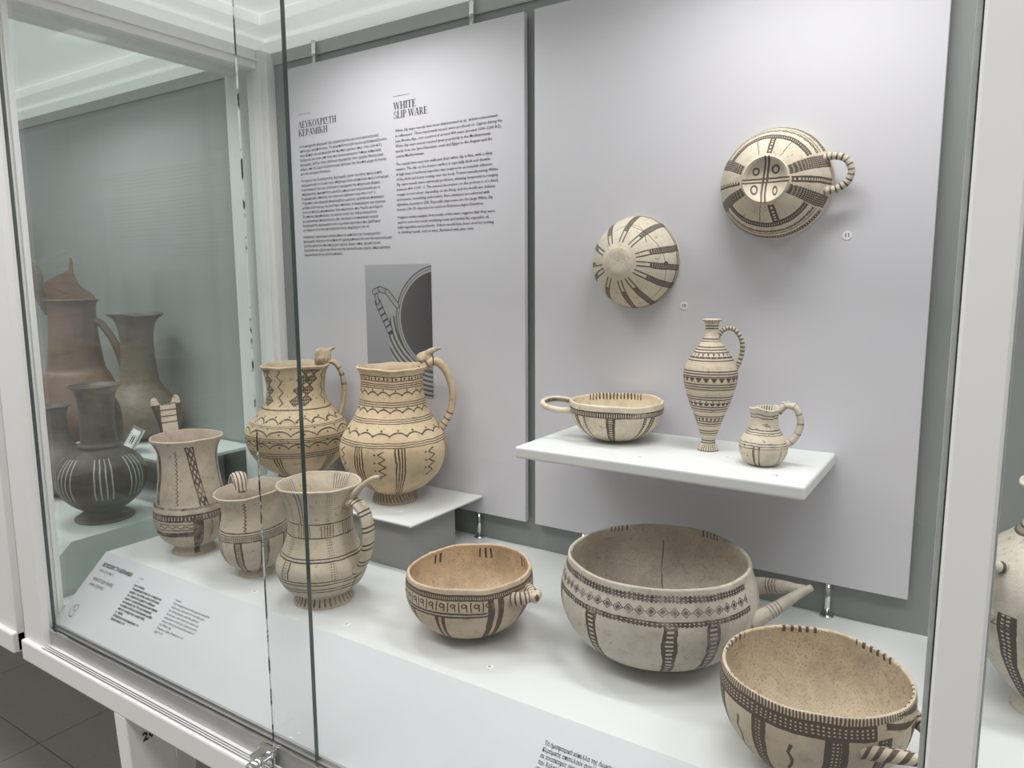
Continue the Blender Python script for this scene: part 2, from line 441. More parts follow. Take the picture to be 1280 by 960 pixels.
def showcase(x0, x1, mull, doors, label, wall_mat, legs, zb=0.0):
    """long white showcase on legs; x0/x1 outer faces of the end posts, mull = mullion x ranges, doors = (x0, x1, lane)"""
    root = empty('display_case', ((x0+x1)/2, 0.76, 0.0), label, 'showcase')
    ox, oy = -(x0+x1)/2, -0.76
    def b(name, a0, a1, b0, b1, c0, c1, mat, bev=0.0015):
        return mesh_obj(name, bm_box(a0+ox, a1+ox, b0+oy, b1+oy, c0+Z0, c1+Z0, bev), mat, root)
    TOP = 0.52
    for s, xe in ((1, x0), (-1, x1)):                # the two ends
        def e(name, a0, a1, *r):
            p, q = sorted((xe + s*a0, xe + s*a1)); return b(name, p, q, *r)
        e('corner_post', 0.0, 0.060, YF, 0.509, -0.598, TOP, M_white)
        e('end_stile', 0.0, 0.032, 0.509, 0.545, -0.598, TOP, M_white)
        e('end_stile_bead', 0.0318, 0.0345, 0.5345, 0.5375, -0.53, 0.417, M_white, 0.0006)
        e('back_post', 0.0, 0.039, 0.981, 1.03, -0.598, TOP, M_white)
        e('post_bead', 0.0385, 0.044, 0.995, 1.015, ZD-0.05, 0.445, M_white, 0.001)
        e('end_bottom_rail', 0.0, 0.032, 0.545, 0.981, -0.598, -0.545, M_white)
        e('end_top_rail', 0.0, 0.032, 0.545, 0.981, 0.417, TOP, M_white)
        e('end_top_bead', 0.0318, 0.0365, 0.545, 0.981, 0.431, 0.436, M_white, 0.001)
        p, q = sorted((xe + s*0.014 + ox, xe + s*0.020 + ox))
        glass_box('end_glass', p, q, 0.53+oy, 0.99+oy, -0.55+Z0, 0.42+Z0, M_side, M_edge2, root, 0)
    i0, i1 = x0+0.032, x1-0.032
    b('back_wall', i0+0.007, i1-0.007, YW, 1.03, -0.60, TOP, wall_mat)
    b('back_top_rail', i0+0.008, i1-0.008, YW-0.0035, YW, 0.4285, 0.456, M_rail)
    b('front_bottom_rail', x0, x1, 0.4895, 0.60, -0.598, -0.5635, M_white, 0.003)
    b('front_top_rail', x0, x1, YF, 0.535, 0.455, TOP+0.02, M_white)
    b('case_bottom', x0+0.004, x1-0.004, 0.60, 1.025, -0.596, -0.575, M_white)
    # ceiling with a stepped soffit border
    b('ceiling_board', i0, i1, 0.535, YW, 0.478, 0.50, M_ceiling_glow)
    for nm, wd, za, zb_ in (('soffit_border', 0.050, 0.452, 0.4785), ('soffit_step', 0.105, 0.4585, 0.478)):
        b(nm, i0, i1, YW-wd, YW, za, zb_, M_ceiling_glow)
        b(nm, i0, i1, 0.535, 0.535+wd*0.8, za, zb_, M_ceiling_glow)
        b(nm, i0, i0+wd, 0.535+wd*0.8, YW-wd, za, zb_, M_ceiling_glow)
        b(nm, i1-wd, i1, 0.535+wd*0.8, YW-wd, za, zb_, M_ceiling_glow)
    # deck: flat top with a slope down to the front
    pts = [(0.614+oy, ZD+zb+Z0), (YW+0.001+oy, ZD+zb+Z0), (YW+0.001+oy, -0.58+Z0), (0.5215+oy, -0.58+Z0), (0.5215+oy, -0.5376+Z0)]
    prism('display_deck', pts, x0+0.045+ox, x1-0.045+ox, M_deck, root)
    # sliding door hardware
    a0, a1 = x0+0.060, x1-0.060
    b('door_channel', a0, a1, 0.5075, 0.5213, -0.564, -0.5385, M_alu, 0.0008)
    b('channel_lip', a0, a1, 0.5068, 0.5100, -0.5390, -0.5372, M_chrome, 0.0004)
    b('black_gasket', a0, a1, 0.5100, 0.5125, -0.5386, -0.5368, M_black, 0.0002)
    b('sill_strip', a0, a1, 0.5180, 0.5213, -0.5386, -0.5340, M_alu, 0.0004)
    for y0, y1 in ((0.4925, 0.4942), (0.4962, 0.4975), (0.4995, 0.5010)):
        b('door_track', a0+0.004, a1-0.004, y0, y1, -0.564, -0.5610, M_chrome, 0.0004)
    for (m0, m1) in mull:
        b('mullion', m0, m1, YF, 0.530, -0.58, TOP, M_white, 0.002)
        b('seal_shadow_gap', m0-0.0010, m0+0.0002, 0.5040, 0.5136, -0.555, 0.455, M_black, 0.0001)
        b('mullion_seal', m0-0.0042, m0-0.0008, 0.5045, 0.5135, -0.555, 0.455, M_gasket, 0.0004)
        b('mullion_seal', m1-0.0004, m1+0.0014, 0.5045, 0.5135, -0.555, 0.455, M_gasket, 0.0004)
    for (p, q, lane) in doors:
        y0, th_ = (0.5010, 0.0022) if lane == 0 else (0.5125, 0.0055)
        z0 = -0.558 if lane == 0 else -0.550
        glass_box('sliding_glass_door', p+ox, q+ox, y0+oy, y0+th_+oy, z0+Z0, 0.46+Z0, M_glass, M_edge if lane else M_edge2, root, 1)
    for (l0, l1) in legs:
        lean = 0.088 if (l0+l1)/2 < (x0+x1)/2 else -0.088      # the legs lean in towards the middle of the case
        for (y0, y1) in ((0.4905, 0.556), (0.955, 1.01)):
            lg = b('leg', l0, l1, y0, y1, -Z0, -0.5975, M_white, 0.002)
            for q in lg.data.vertices: q.co.x += lean*(1 - q.co.z/(Z0-0.5975))
        b('leg_stretcher', l0+0.004, l1-0.004, 0.556, 0.955, -0.66, -0.625, M_white, 0.002)
    return root, ox, oy

case, cox, coy = showcase(-1.267, 1.267, [(-0.0136, 0.0128)],
    [(-1.2068, -0.6048, 1), (-0.6630, -0.0136, 0), (0.0128, 0.66, 0), (0.60, 1.2068, 1)],
    'white showcase of cream painted pottery with sliding glass doors and number 20 leg', M_wall,
    [(-0.998, -0.968), (0.968, 0.998)])
# the number on the leg and the lock on the front door
t20 = text_obj('leg_number', ['20'], M_ink, case, (-0.9635+cox, 0.5105+coy, -0.6430+Z0), (0, 1, 0), (0, 0, 1), 0.0175, 0.03, bold=0.0006)
lk = empty('ratchet_lock', (-0.668, 0.497, Z0-0.556), 'small chrome ratchet lock clipped to edge of front glass door', 'lock')
mesh_obj('lock_body', bm_box(-0.022, 0.004, -0.010, 0.004, -0.004, 0.010, 0.002), M_chrome, lk)
mesh_obj('lock_clip', bm_box(-0.020, 0.006, 0.0015, 0.0095, 0.008, 0.0165, 0.0012), M_chrome, lk)
cyl('lock_barrel', (-0.006, -0.021, 0.003), (-0.006, 0.002, 0.003), 0.0075, M_chrome, lk)
cyl('key_face', (-0.006, -0.0222, 0.003), (-0.006, -0.0205, 0.003), 0.0055, M_alu, lk)

ncase, nox, noy = showcase(-3.80, -1.297, [(-2.55, -2.523)], [(-3.74, -3.1, 1), (-3.16, -2.55, 0), (-2.523, -1.90, 0), (-1.96, -1.357, 1)],
    'neighbouring white showcase of dark brown pottery', M_wallN, [(-3.53, -3.50), (-1.62, -1.59)], zb=-0.006)

# ------------------------------------------------------------------ info panels
def info_panel(x0, x1, z0, z1, label, stand):
    p = empty('info_panel', ((x0+x1)/2, 1.005, Z0+z0), label, 'panel')
    mesh_obj('board', bm_box(-(x1-x0)/2, (x1-x0)/2, -0.005, 0.005, 0, z1-z0, 0.0008), M_panel, p)
    for x, top in stand:
        xl = x-(x0+x1)/2
        if top:
            cyl('standoff', (xl, 0.0, z1-z0-0.001), (xl, 0.0, 0.4525-z0), 0.0045, M_chrome, p)
        else:
            s = cyl('standoff', (xl, 0.001, ZD-z0), (xl, 0.001, 0.001), 0.0040, M_chrome, p)
            cyl('standoff_foot', (xl, 0.001, ZD-z0), (xl, 0.001, ZD-z0+0.003), 0.0085, M_chrome, s)
    return p
PT = 0.411
pl = info_panel(-1.1724, -0.6276, -0.399, PT, 'text panel titled White Slip Ware with black and white photograph', [(-1.0975, 1), (-0.730, 1), (-1.10, 0), (-0.728, 0)])
pr = info_panel(-0.6090, -0.0600, -0.399, PT, 'plain pale grey back panel carrying shelf and two wall bowls', [(-0.52, 1), (-0.15, 1), (-0.52, 0), (-0.1536, 0)])
pr2 = info_panel(0.085, 0.60, -0.399, PT, 'plain pale grey back panel in bay beyond the mullion', [(0.16, 1), (0.52, 1), (0.16, 0), (0.52, 0)])
PX, PZ = -0.9, -0.399                           # origin of the left panel
def on_panel(x, z): return (x - PX, -0.005, z - PZ)

# serif capitals for the two titles: thick stems, thin hairlines, slab serifs
def serif_title(name, lines, origin, cap, pitch, parent, mat, widths):
    G = {}
    W, H, S = 0.17, 0.055, 0.055                # stem, hairline, serif thickness (cap height = 1)
    def st(x, a=0.0, b=1.0, w_=W): return [('q', (x, a), (x+w_, a), (x+w_, b), (x, b))]
    def bar(x0, x1, y, h=H): return [('q', (x0, y), (x1, y), (x1, y+h), (x0, y+h))]
    def dia(x0, y0, x1, y1, w_): return [('q', (x0, y0), (x0+w_, y0), (x1+w_, y1), (x1, y1))]
    def sf(xc, y, wd=0.34): return bar(xc-wd/2, xc+wd/2, y if y == 0 else 1-0.04, 0.04)
    def arc(cx, cy, rx, ry, t0, t1, wo, wi, n=18):
        out = []
        for i in range(n):
            a, b = math.radians(t0+(t1-t0)*i/n), math.radians(t0+(t1-t0)*(i+1)/n)
            def wv(t): return wi + (wo-wi)*abs(math.cos(t))
            P = [(cx+rx*math.cos(a), cy+ry*math.sin(a)), (cx+rx*math.cos(b), cy+ry*math.sin(b)),
                 (cx+(rx-wv(b))*math.cos(b), cy+(ry-wv(b)*0.6)*math.sin(b)), (cx+(rx-wv(a))*math.cos(a), cy+(ry-wv(a)*0.6)*math.sin(a))]
            out.append(('q', *P))
        return out
    G['I'] = (0.36, st(.095) + sf(.18, 0) + sf(.18, 1))
    G['H'] = (0.86, st(.1) + st(.6) + bar(.1, .7, .48) + sf(.18, 0) + sf(.18, 1) + sf(.68, 0) + sf(.68, 1))
    G['T'] = (0.72, st(.27) + bar(.03, .69, .945) + bar(.03, .07, .76, .2) + bar(.65, .69, .76, .2) + sf(.355, 0))
    G['E'] = (0.70, st(.1) + bar(.02, .62, 0, .05) + bar(.02, .6, .95, .05) + bar(.1, .48, .48) + bar(.6, .64, 0, .24) + bar(.57, .61, .78, .22) + bar(.46, .49, .38, .24))
    G['L'] = (0.66, st(.1) + bar(.02, .6, 0, .05) + bar(.58, .62, 0, .28) + sf(.18, 1))
    G['P'] = (0.66, st(.1) + sf(.18, 0) + bar(.02, .3, .95, .05) + arc(.3, .74, .32, .26, -90, 90, .15, .05) + bar(.2, .3, .48))
    G['R'] = (0.76, G['P'][1] + dia(.55, 0, .3, .5, .17) + bar(.55, .78, 0, .04))
    G['A'] = (0.80, dia(.06, 0, .36, 1, .05) + dia(.58, 0, .34, 1, .17) + bar(.2, .58, .32) + sf(.1, 0, .24) + sf(.66, 0, .28))
    G['Λ'] = (0.80, dia(.06, 0, .36, 1, .05) + dia(.58, 0, .34, 1, .17) + sf(.1, 0, .24) + sf(.66, 0, .28))
    G['W'] = (1.12, dia(.28, 0, .04, 1, .15) + dia(.30, 0, .52, 1, .05) + dia(.72, 0, .48, 1, .15) + dia(.76, 0, .98, 1, .05) + sf(.12, 1, .28) + sf(.56, 1, .26) + sf(1.0, 1, .22))
    G['M'] = G['Μ'] = (1.0, st(.08, w_=.05) + dia(.44, .02, .08, 1, .15) + dia(.47, .02, .72, 1, .05) + st(.72) + sf(.1, 0, .24) + sf(.8, 0, .32) + sf(.1, 1, .2) + sf(.84, 1, .24))
    G['Υ'] = (0.76, st(.29, 0, .48) + dia(.30, .45, .04, 1, .16) + dia(.40, .45, .64, 1, .05) + sf(.375, 0) + sf(.12, 1, .26) + sf(.67, 1, .22))
    G['K'] = (0.82, st(.1) + dia(.26, .42, .62, 1, .05) + dia(.60, 0, .32, .55, .17) + sf(.18, 0) + sf(.18, 1) + sf(.68, 0, .28) + sf(.64, 1, .24))
    G['O'] = (0.84, arc(.42, .5, .38, .51, 0, 360, .16, .05, 32))
    G['Χ'] = (0.80, dia(.56, 0, .06, 1, .17) + dia(.10, 0, .62, 1, .05) + sf(.12, 0, .22) + sf(.66, 0, .28) + sf(.14, 1, .28) + sf(.66, 1, .22))
    G['Σ'] = (0.74, bar(.04, .66, 0, .06) + bar(.04, .64, .94, .06) + dia(.05, 0.03, .36, .5, .06) + dia(.32, .48, .06, .97, .17) + bar(.63, .67, 0, .26) + bar(.6, .64, .76, .24))
    G['S'] = (0.62, arc(.3, .735, .24, .265, 20, 270, .13, .05) + arc(.3, .25, .26, .26, -160, 90, .15, .05) + bar(.5, .53, .72, .22) + bar(.05, .08, .06, .22))
    for g, l in (('Ε', 'E'), ('Κ', 'K'), ('Ο', 'O'), ('Ρ', 'P'), ('Ι', 'I'), ('Τ', 'T'), ('Η', 'H'), ('Α', 'A'), (' ', None)):
        G[g] = G[l] if l else (0.3, [])
    bm = bmesh.new()
    for row, (s, wid) in enumerate(zip(lines, widths)):
        tot = sum(G[c][0] for c in s)*cap; k = wid/tot; x = 0
        for c in s:
            adv, qs = G[c]
            for q in qs:
                vs_ = [bm.verts.new((origin[0] + (x + p[0]*cap)*k, origin[1] - 0.0004 - 0.00002*row, origin[2] + p[1]*cap - row*pitch)) for p in q[1:]]
                bm.faces.new(vs_)
            x += adv*cap
    return mesh_obj(name, bm, mat, parent)

serif_title('printed_title', ['ΛΕΥΚΟΧΡΙΣΤΗ', 'ΚΕΡΑΜΙΚΗ'], on_panel(-1.1437, 0.2975), 0.0122, 0.0150, pl, M_ink, (0.104, 0.080))
serif_title('printed_title', ['WHITE', 'SLIP WARE'], on_panel(-0.8980, 0.3005), 0.0122, 0.0148, pl, M_ink, (0.052, 0.077))
for x in (-1.1437, -0.8980):
    mesh_obj('title_rule', bm_box(x-PX, x-PX+0.036, -0.0054, -0.005, 0.3225-PZ, 0.3231-PZ), M_greyink, pl)
GR = ['Η Λευκόχριστη Κεραμική έχει χαρακτηριστεί ως «ένα καλλιτεχνικό', 'επίτευγμα εκλέπτυνσης». Τα χειροποίητα αυτά αγγεία κατασκευάζονταν',
 'στην Κύπρο για μια περίοδο 400 περίπου χρόνων (περ. 1600–1200 π.Χ.).', 'Πρόκειται για έναν από τους πιο αναγνωρίσιμους τύπους κυπριακής',
 'κεραμικής, καθώς ήταν ιδιαίτερα δημοφιλής στον αρχαίο Μεσογειακό', 'κόσμο, από τη Συρο-Παλαιστινιακή ακτή και την Αίγυπτο μέχρι το Αιγαίο',
 'και την κεντρική Μεσόγειο.', '', 'Τα αγγεία της Λευκόχριστης Κεραμικής έχουν συνήθως πολύ λεπτά',
 'τοιχώματα και το λευκό τους επίχρισμα είναι στιλπνό και πολύ ανθεκτικό.', 'Η κατασκευή τους και ιδιαίτερα η εφαρμογή του παχιού και βαριού',
 'επιχρίσματος, προϋπόθετε μεγάλη εμπειρία και τεχνογνωσία και οι', 'θερμοκρασίες όπτησης των αγγείων έφταναν τους 800–1100° C.',
 'Η γραπτή τους κόσμηση περιλαμβάνει μελανά, ερυθρά και πορτοκαλί', 'μοτίβα, ανάλογα με τις συνθήκες όπτησης. Η διακόσμηση των αγγείων',
 'είναι σε πολλές περιπτώσεις τόσο περίτεχνη, που θυμίζει κεντήματα.', 'Σε σπάνιες περιπτώσεις τα αγγεία αυτής της τάξης κοσμούνται',
 'με εικονιστικές παραστάσεις (28). Ιδιαίτερα εντυπωσιακοί αγγεία', 'Λευκόχριστης Κεραμικής είναι οι μεγάλοι κρατήρες που βρέθηκαν',
 'σε τάφους στη θέση Καλαβασός-Άγιος Δημήτριος (18–19).', '', 'Αναλύσεις οργανικών καταλοίπων σε κύπελλα της Λευκόχριστης',
 'Κεραμικής δείχνουν ότι κάποια θα χρησιμοποιούνταν για την κατανάλωση', 'ζεστών φαγητών που περιείχαν κρέας, ζωικό λίπος, φυτικά έλαια,',
 'λαχανικά και χόρτα και άλλα για την κατανάλωση υγρών, όπως κρασιού,', 'αρωματισμένου με ρετσίνι πεύκου.']
EN = ['White Slip ware vessels have been characterised as an ‘artistic achievement', 'in refinement’. These hand-made vessels were produced on Cyprus during the',
 'Late Bronze Age, over a period of around 400 years (around 1600–1200 BC).', 'White Slip ware vessels reached great popularity in the Mediterranean',
 'world, from the Syro-Palestinian coast and Egypt to the Aegean and the', 'central Mediterranean.', '',
 'The vessels have very thin walls and their white slip is firm, with a shiny', 'texture. The slip on the interior surface is especially thick and durable.',
 'A high level of technical expertise was required to accomplish adhesion', 'of the thick and heavy coating onto the body. Potters manufacturing White',
 'Slip ware vessels were extremely proficient, attaining temperatures ranging', 'between 800–1100° C. The painted decoration on this pottery is of a black,',
 'orange or red colour, depending on the firing, and the motifs are delicate', 'and minute, resembling embroidery. Rare examples are adorned with',
 'figurative decoration (28). Especially impressive are the large White Slip', 'kraters (18–19) deposited in tombs at Kalavasos-Agios Dimitrios.', '',
 'Organic residue analysis from bowls of this ware suggests that they were', 'used to serve hot meals containing meat and animal fat, vegetable oil,',
 'leafy vegetables and potherbs. Others would have been used for serving', 'or drinking liquids, such as wine, flavoured with pine resin.']
def rows(lines, gap=0.55):
    out, y = [], 0.0
    for s in lines:
        if s == '': y += gap; continue
        out.append((s, y)); y += 1
    return out, y
def para(lines, n_gap, z_top, z_bot, x, width, size):
    rr, tot = rows(lines); pitch = (z_top - z_bot)/(tot - 1)
    return text_obj('printed_text', rr, M_ink, pl, on_panel(x, z_top), (1, 0, 0), (0, 0, 1), size, pitch, width, bold=0.00004)
para(GR, 2, 0.2605, 0.0545, -1.1425, 0.232, 0.0069)
para(EN, 2, 0.2625, 0.0880, -0.8955, 0.227, 0.0071)

# black and white photograph printed on the panel
def photo_mat():
    m, nt, b = new_mat('black_and_white_photograph')
    uv = nt.nodes.new('ShaderNodeUVMap'); uv.uv_map = 'UVMap'
    sep = nt.nodes.new('ShaderNodeSeparateXYZ'); L_(nt, uv.outputs[0], sep.inputs[0])
    x, y = X(sep.outputs[0]), X(sep.outputs[1])           # x 0..1 across, y 0..1.05 up (in photo widths)
    col = ramp(nt, y.v, [(0.0, (0.30, 0.30, 0.33)), (1.0, (0.42, 0.42, 0.45))])
    e = hyp((x - 1.10)*(1/0.56), (y - 0.44)*(1/0.53))       # mouth of the jug
    e2 = hyp((x - 1.25)*(1/0.90), (y - 0.25)*(1/0.80))
    low = (e2 < 1.0) & ((x*0.5 + y) < 0.68)
    stripes = (per(e + (x - y)*0.12, 9.5) < 0.46)
    thin = (per(e + (x - y)*0.12, 38.0) < 0.35)
    c2 = mixc(nt, stripes & inv(thin*0.35), (0.40, 0.40, 0.39), (0.045, 0.045, 0.045))
    col = mixc(nt, low, col, c2)
    for lim, cc in ((1.125, (0.06, 0.06, 0.06)), (1.10, (0.34, 0.34, 0.34)), (1.055, (0.10, 0.10, 0.10)), (1.04, (0.38, 0.38, 0.38))):
        col = mixc(nt, e < lim, col, cc)
    inner = ramp(nt, x.v, [(0.5, (0.11, 0.10, 0.105)), (1.0, (0.055, 0.05, 0.055))])
    col = mixc(nt, e < 1.0, col, inner)
    # handle: an upper arm and a lower striped arm meeting at a spur
    def seg(ax, ay, bx, by, wd):
        L2 = (bx-ax)**2 + (by-ay)**2
        t = X.op('MINIMUM', X.op('MAXIMUM', ((x-ax)*(bx-ax) + (y-ay)*(by-ay))*(1/L2), 0.0), 1.0)
        d = hyp(x - (t*(bx-ax) + ax), y - (t*(by-ay) + ay)); return d, t
    for (q, wd) in (((0.19, 0.62, 0.37, 0.29), 0.046), ((0.16, 0.74, 0.19, 0.62), 0.030), ((0.14, 0.74, 0.23, 0.77), 0.036), ((0.23, 0.77, 0.34, 0.74), 0.034), ((0.34, 0.74, 0.49, 0.585), 0.036)):
        d, t = seg(*q, wd)
        col = mixc(nt, d < wd, col, (0.05, 0.05, 0.05))
        cc = mixc(nt, (per(t, 5) < 0.30)*(1.0 if q[0] == 0.19 else 0.0), (0.34, 0.34, 0.34), (0.06, 0.06, 0.06))
        col = mixc(nt, d < wd - 0.010, col, cc)
    L_(nt, col, b.inputs['Base Color']); b.inputs['Roughness'].default_value = 0.4
    return m
bm = bmesh.new(); uvl = bm.loops.layers.uv.new('UVMap')
x0, x1, z0, z1 = -0.9794-PX, -0.8206-PX, -0.205-PZ, 0.0340-PZ
vs_ = [bm.verts.new(p) for p in ((x0, -0.0054, z0), (x1, -0.0054, z0), (x1, -0.0054, z1), (x0, -0.0054, z1))]
f = bm.faces.new(vs_)
H_ = (z1-z0)/(x1-x0)
for lp, q in zip(f.loops, ((0, 1.05-H_), (1, 1.05-H_), (1, 1.05), (0, 1.05))): lp[uvl].uv = q
mesh_obj('printed_photograph', bm, photo_mat(), pl)

# ------------------------------------------------------------------ slanted label boards
sl_y, sl_z = 0.614-0.5215, -0.4475+0.5376
SL = math.hypot(sl_y, sl_z); UPV = Vector((0, sl_y/SL, sl_z/SL)); NV = Vector((1, 0, 0)).cross(UPV)
def label_board(xa, xb, label):
    r = empty('label_board', (xa, 0.5215, Z0-0.5376), label, 'label')
    bm = bmesh.new()
    T = 0.002
    c = [UPV*0 + Vector((0, 0, 0)), Vector((xb-xa, 0, 0)), Vector((xb-xa, 0, 0)) + UPV*SL, UPV*SL]
    a = [bm.verts.new(p + NV*T) for p in c]; d = [bm.verts.new(p - NV*0.0004) for p in c]
    bm.faces.new(a); bm.faces.new(list(reversed(d)))
    for i in range(4): bm.faces.new((a[(i+1) % 4], a[i], d[i], d[(i+1) % 4]))
    bmesh.ops.recalc_face_normals(bm, faces=bm.faces)
    mesh_obj('board', bm, M_label, r)
    return r
lb = label_board(-1.2215, -0.0145, 'long sloping pale grey label board in front of cream pottery')
lb2 = label_board(0.0130, 1.20, 'blank sloping label board in bay beyond the mullion')
def on_slope(x, s): return Vector((x+1.2215, 0, 0)) + UPV*s + NV*0.002
def stext(lines, x, s, size, pitch, width, mat=M_ink, bold=0.0):
    return text_obj('printed_text', lines, mat, lb, on_slope(x, s), (1, 0, 0), UPV, size, pitch, width, bold)
stext(['ΛΕΥΚΟΧΡΙΣΤΗ ΚΕΡΑΜΙΚΗ'], -1.2060, 0.1050, 0.0085, 0.01, 0.087, M_ink, 0.00025)
stext(['1600–1200 π.Χ.'], -1.2060, 0.0955, 0.0075, 0.01, 0.044, M_greyink)
stext(['WHITE SLIP WARE', '1600–1200 BC'], -1.2050, 0.0800, 0.0078, 0.0092, 0.060, M_greyink, 0.0001)
stext(['1–14', '—'], -1.0990, 0.1060, 0.0060, 0.0055, None, M_greyink)
stext(['Αγγεία πόσης', 'Τα ημισφαιρικά κύπελλα, οι πρόχοι και', 'κρατήρες της τάξης αυτής κατάλληλα', 'για επιτραπέζια χρήση ή σερβίρισμα',
       'υγρών με γραπτή διακόσμηση από τάφους', 'και οικισμούς της Ύστερης Κυπριακής', 'περιόδου, καθώς και διακοσμητικά μοτίβα',
       'από τη Λευκόχριστη κεραμική τάξη,', 'σε Αρόδα.', 'Καλαβασός: Άγιος Δημήτριος 1–8', 'Πρόχοι Αγίου 9–14'], -1.0985, 0.0945, 0.0049, 0.0056, 0.088, M_ink, 0.00014)
stext(['Vessels', 'The hemispherical bowls, jugs and tankards', 'of this ware, intended for the table and', 'for serving liquids, with fine painted',
       'decoration, come from the tombs and', 'settlements of the Late Cypriot period,', 'and are often decorated with motifs of', 'the White Slip.',
       'Kalavasos: Agios Dimitrios 1–8', 'Jugs 9–14'], -0.9895, 0.0965, 0.0048, 0.0055, 0.088, M_greyink, 0.00004)
stext(['Τα ημισφαιρικά κύπελλα της Λευκόχριστης', 'Κεραμικής αποτελούν συχνά ευρήματα', 'σε ανασκαφές οικισμών και τάφων', 'του Χαλκού, στην Κύπρο και', 'στην ανατολική Μεσόγειο.'],
      -0.3490, 0.0985, 0.0060, 0.0062, 0.090, M_ink, 0.00006)
# round emblem: two stacked loops in a thin ring
bm = bmesh.new()
def ringstroke(bm, cx, cs, rad, w_, t0=0, t1=360, n=28):
    for i in range(n):
        a, b2 = math.radians(t0+(t1-t0)*i/n), math.radians(t0+(t1-t0)*(i+1)/n)
        q = [(cx+rr*math.cos(t), cs+rr*math.sin(t)) for rr, t in ((rad, a), (rad, b2), (rad-w_, b2), (rad-w_, a))]
        bm.faces.new([bm.verts.new(on_slope(p, s_) + NV*0.0004) for p, s_ in q])
ringstroke(bm, -1.1932, 0.0330, 0.0055, 0.0009); ringstroke(bm, -1.1932, 0.0235, 0.0055, 0.0009, -180, 90)
ringstroke(bm, -1.1932, 0.0282, 0.0105, 0.0007, 110, 300)
mesh_obj('printed_emblem', bm, M_greyink, lb)
stext(['2   3'], -1.2000, 0.0110, 0.0045, 0.01, None, M_paleink)

# ------------------------------------------------------------------ riser and shelf
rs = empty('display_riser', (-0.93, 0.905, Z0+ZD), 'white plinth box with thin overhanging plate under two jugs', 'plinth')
mesh_obj('plinth_box', bm_box(-0.17, 0.198, -0.083, 0.037, 0, ZR-ZD-0.003, 0.001), plain('plinth_shade_grey', (0.27, 0.27, 0.262), 0.5), rs)  # shade on the box sides is put into this grey base colour
mesh_obj('top_plate', bm_box(-0.225, 0.2154, -0.095, 0.094, ZR-ZD-0.003, ZR-ZD, 0.0006), M_deck, rs)
sh = tag(mesh_obj('wall_shelf', bm_box(-0.188, 0.188, -0.186, 0.0006, -0.0165, 0, 0.0035, seg=3), M_deck, loc=(-0.3405, 1.0, Z0+ZS)), 'thick white shelf board fixed to the grey panel', 'shelf')

# ------------------------------------------------------------------ small number tags
def number_tag(txt, loc, wall, what, sz=0.0075):
    t = empty('number_tag', loc, what, 'tag')
    if wall:
        bm = bmesh.new(); bmesh.ops.create_cone(bm, cap_ends=True, segments=24, radius1=sz*0.75, radius2=sz*0.75, depth=0.0006)
        bmesh.ops.rotate(bm, verts=bm.verts, matrix=Matrix.Rotation(PI/2, 3, 'X'))
        mesh_obj('disc', bm, M_tag, t)
        text_obj('number', [txt], M_ink, t, (-sz*0.42, -0.0004, -sz*0.3), (1, 0, 0), (0, 0, 1), sz*0.9, 0.01, None, 0.0001, lift=0.0003)
    else:
        bm = bmesh.new(); bmesh.ops.create_cone(bm, cap_ends=True, segments=24, radius1=sz*0.75, radius2=sz*0.75, depth=0.0006)
        mesh_obj('disc', bm, M_tag, t)
        text_obj('number', [txt], M_ink, t, (-sz*0.42, -sz*0.3, 0.0004), (1, 0, 0), (0, 1, 0), sz*0.9, 0.01, None, 0.0001, lift=0.0003)
    return t
number_tag('10', (-0.3618, 0.9997, Z0-0.0335), True, 'round number 10 tag on grey panel beside striped bowl')
number_tag('11', (-0.1541, 0.9997, Z0+0.0562), True, 'round number 11 tag on grey panel below looped wall bowl')
for s_, x, y, what in (('12', -0.3584, 0.8428, 'small number tag on shelf in front of cream bowl'), ('13', -0.2650, 0.9008, 'small number tag on shelf beside slender banded bottle'),
                       ('14', -0.1913, 0.8425, 'small number tag on shelf in front of little juglet')):
    number_tag(s_, (x, y, Z0+ZS+0.0003), False, what, 0.0065)
for s_, x, y, what in (('6', -0.4609, 0.6557, 'small number tag on deck between two footless bowls'), ('5', -0.6821, 0.6418, 'small number tag on deck in front of spurred tankard'),
                       ('4', -0.8724, 0.6432, 'small number tag on deck in front of tilted cup'), ('3', -1.0577, 0.6449, 'small number tag on deck in front of tab handled tankard')):
    number_tag(s_, (x, y, Z0+ZD+0.0003), False, what, 0.0065)
number_tag('2', (-0.7776, 0.8575, Z0+ZR+0.0003), False, 'small number tag on riser plate before wavy banded jug', 0.0065)

# ------------------------------------------------------------------ vessels
def vessel(name, x, y, z, label, cat, group=None):
    o = empty(name, (x, y, Z0+z), label, cat, group)
    o.rotation_euler = (0, 0, math.atan2(-y, -x))       # local +X towards the aisle
    return o
G_POT = 'cream painted vessels in the showcase'

def handle_paint(n, duty=0.35, a=0.0, b=0.6):
    def fn(u, v): return rng(v, a, b) & (per(v, n) < duty)
    return fn

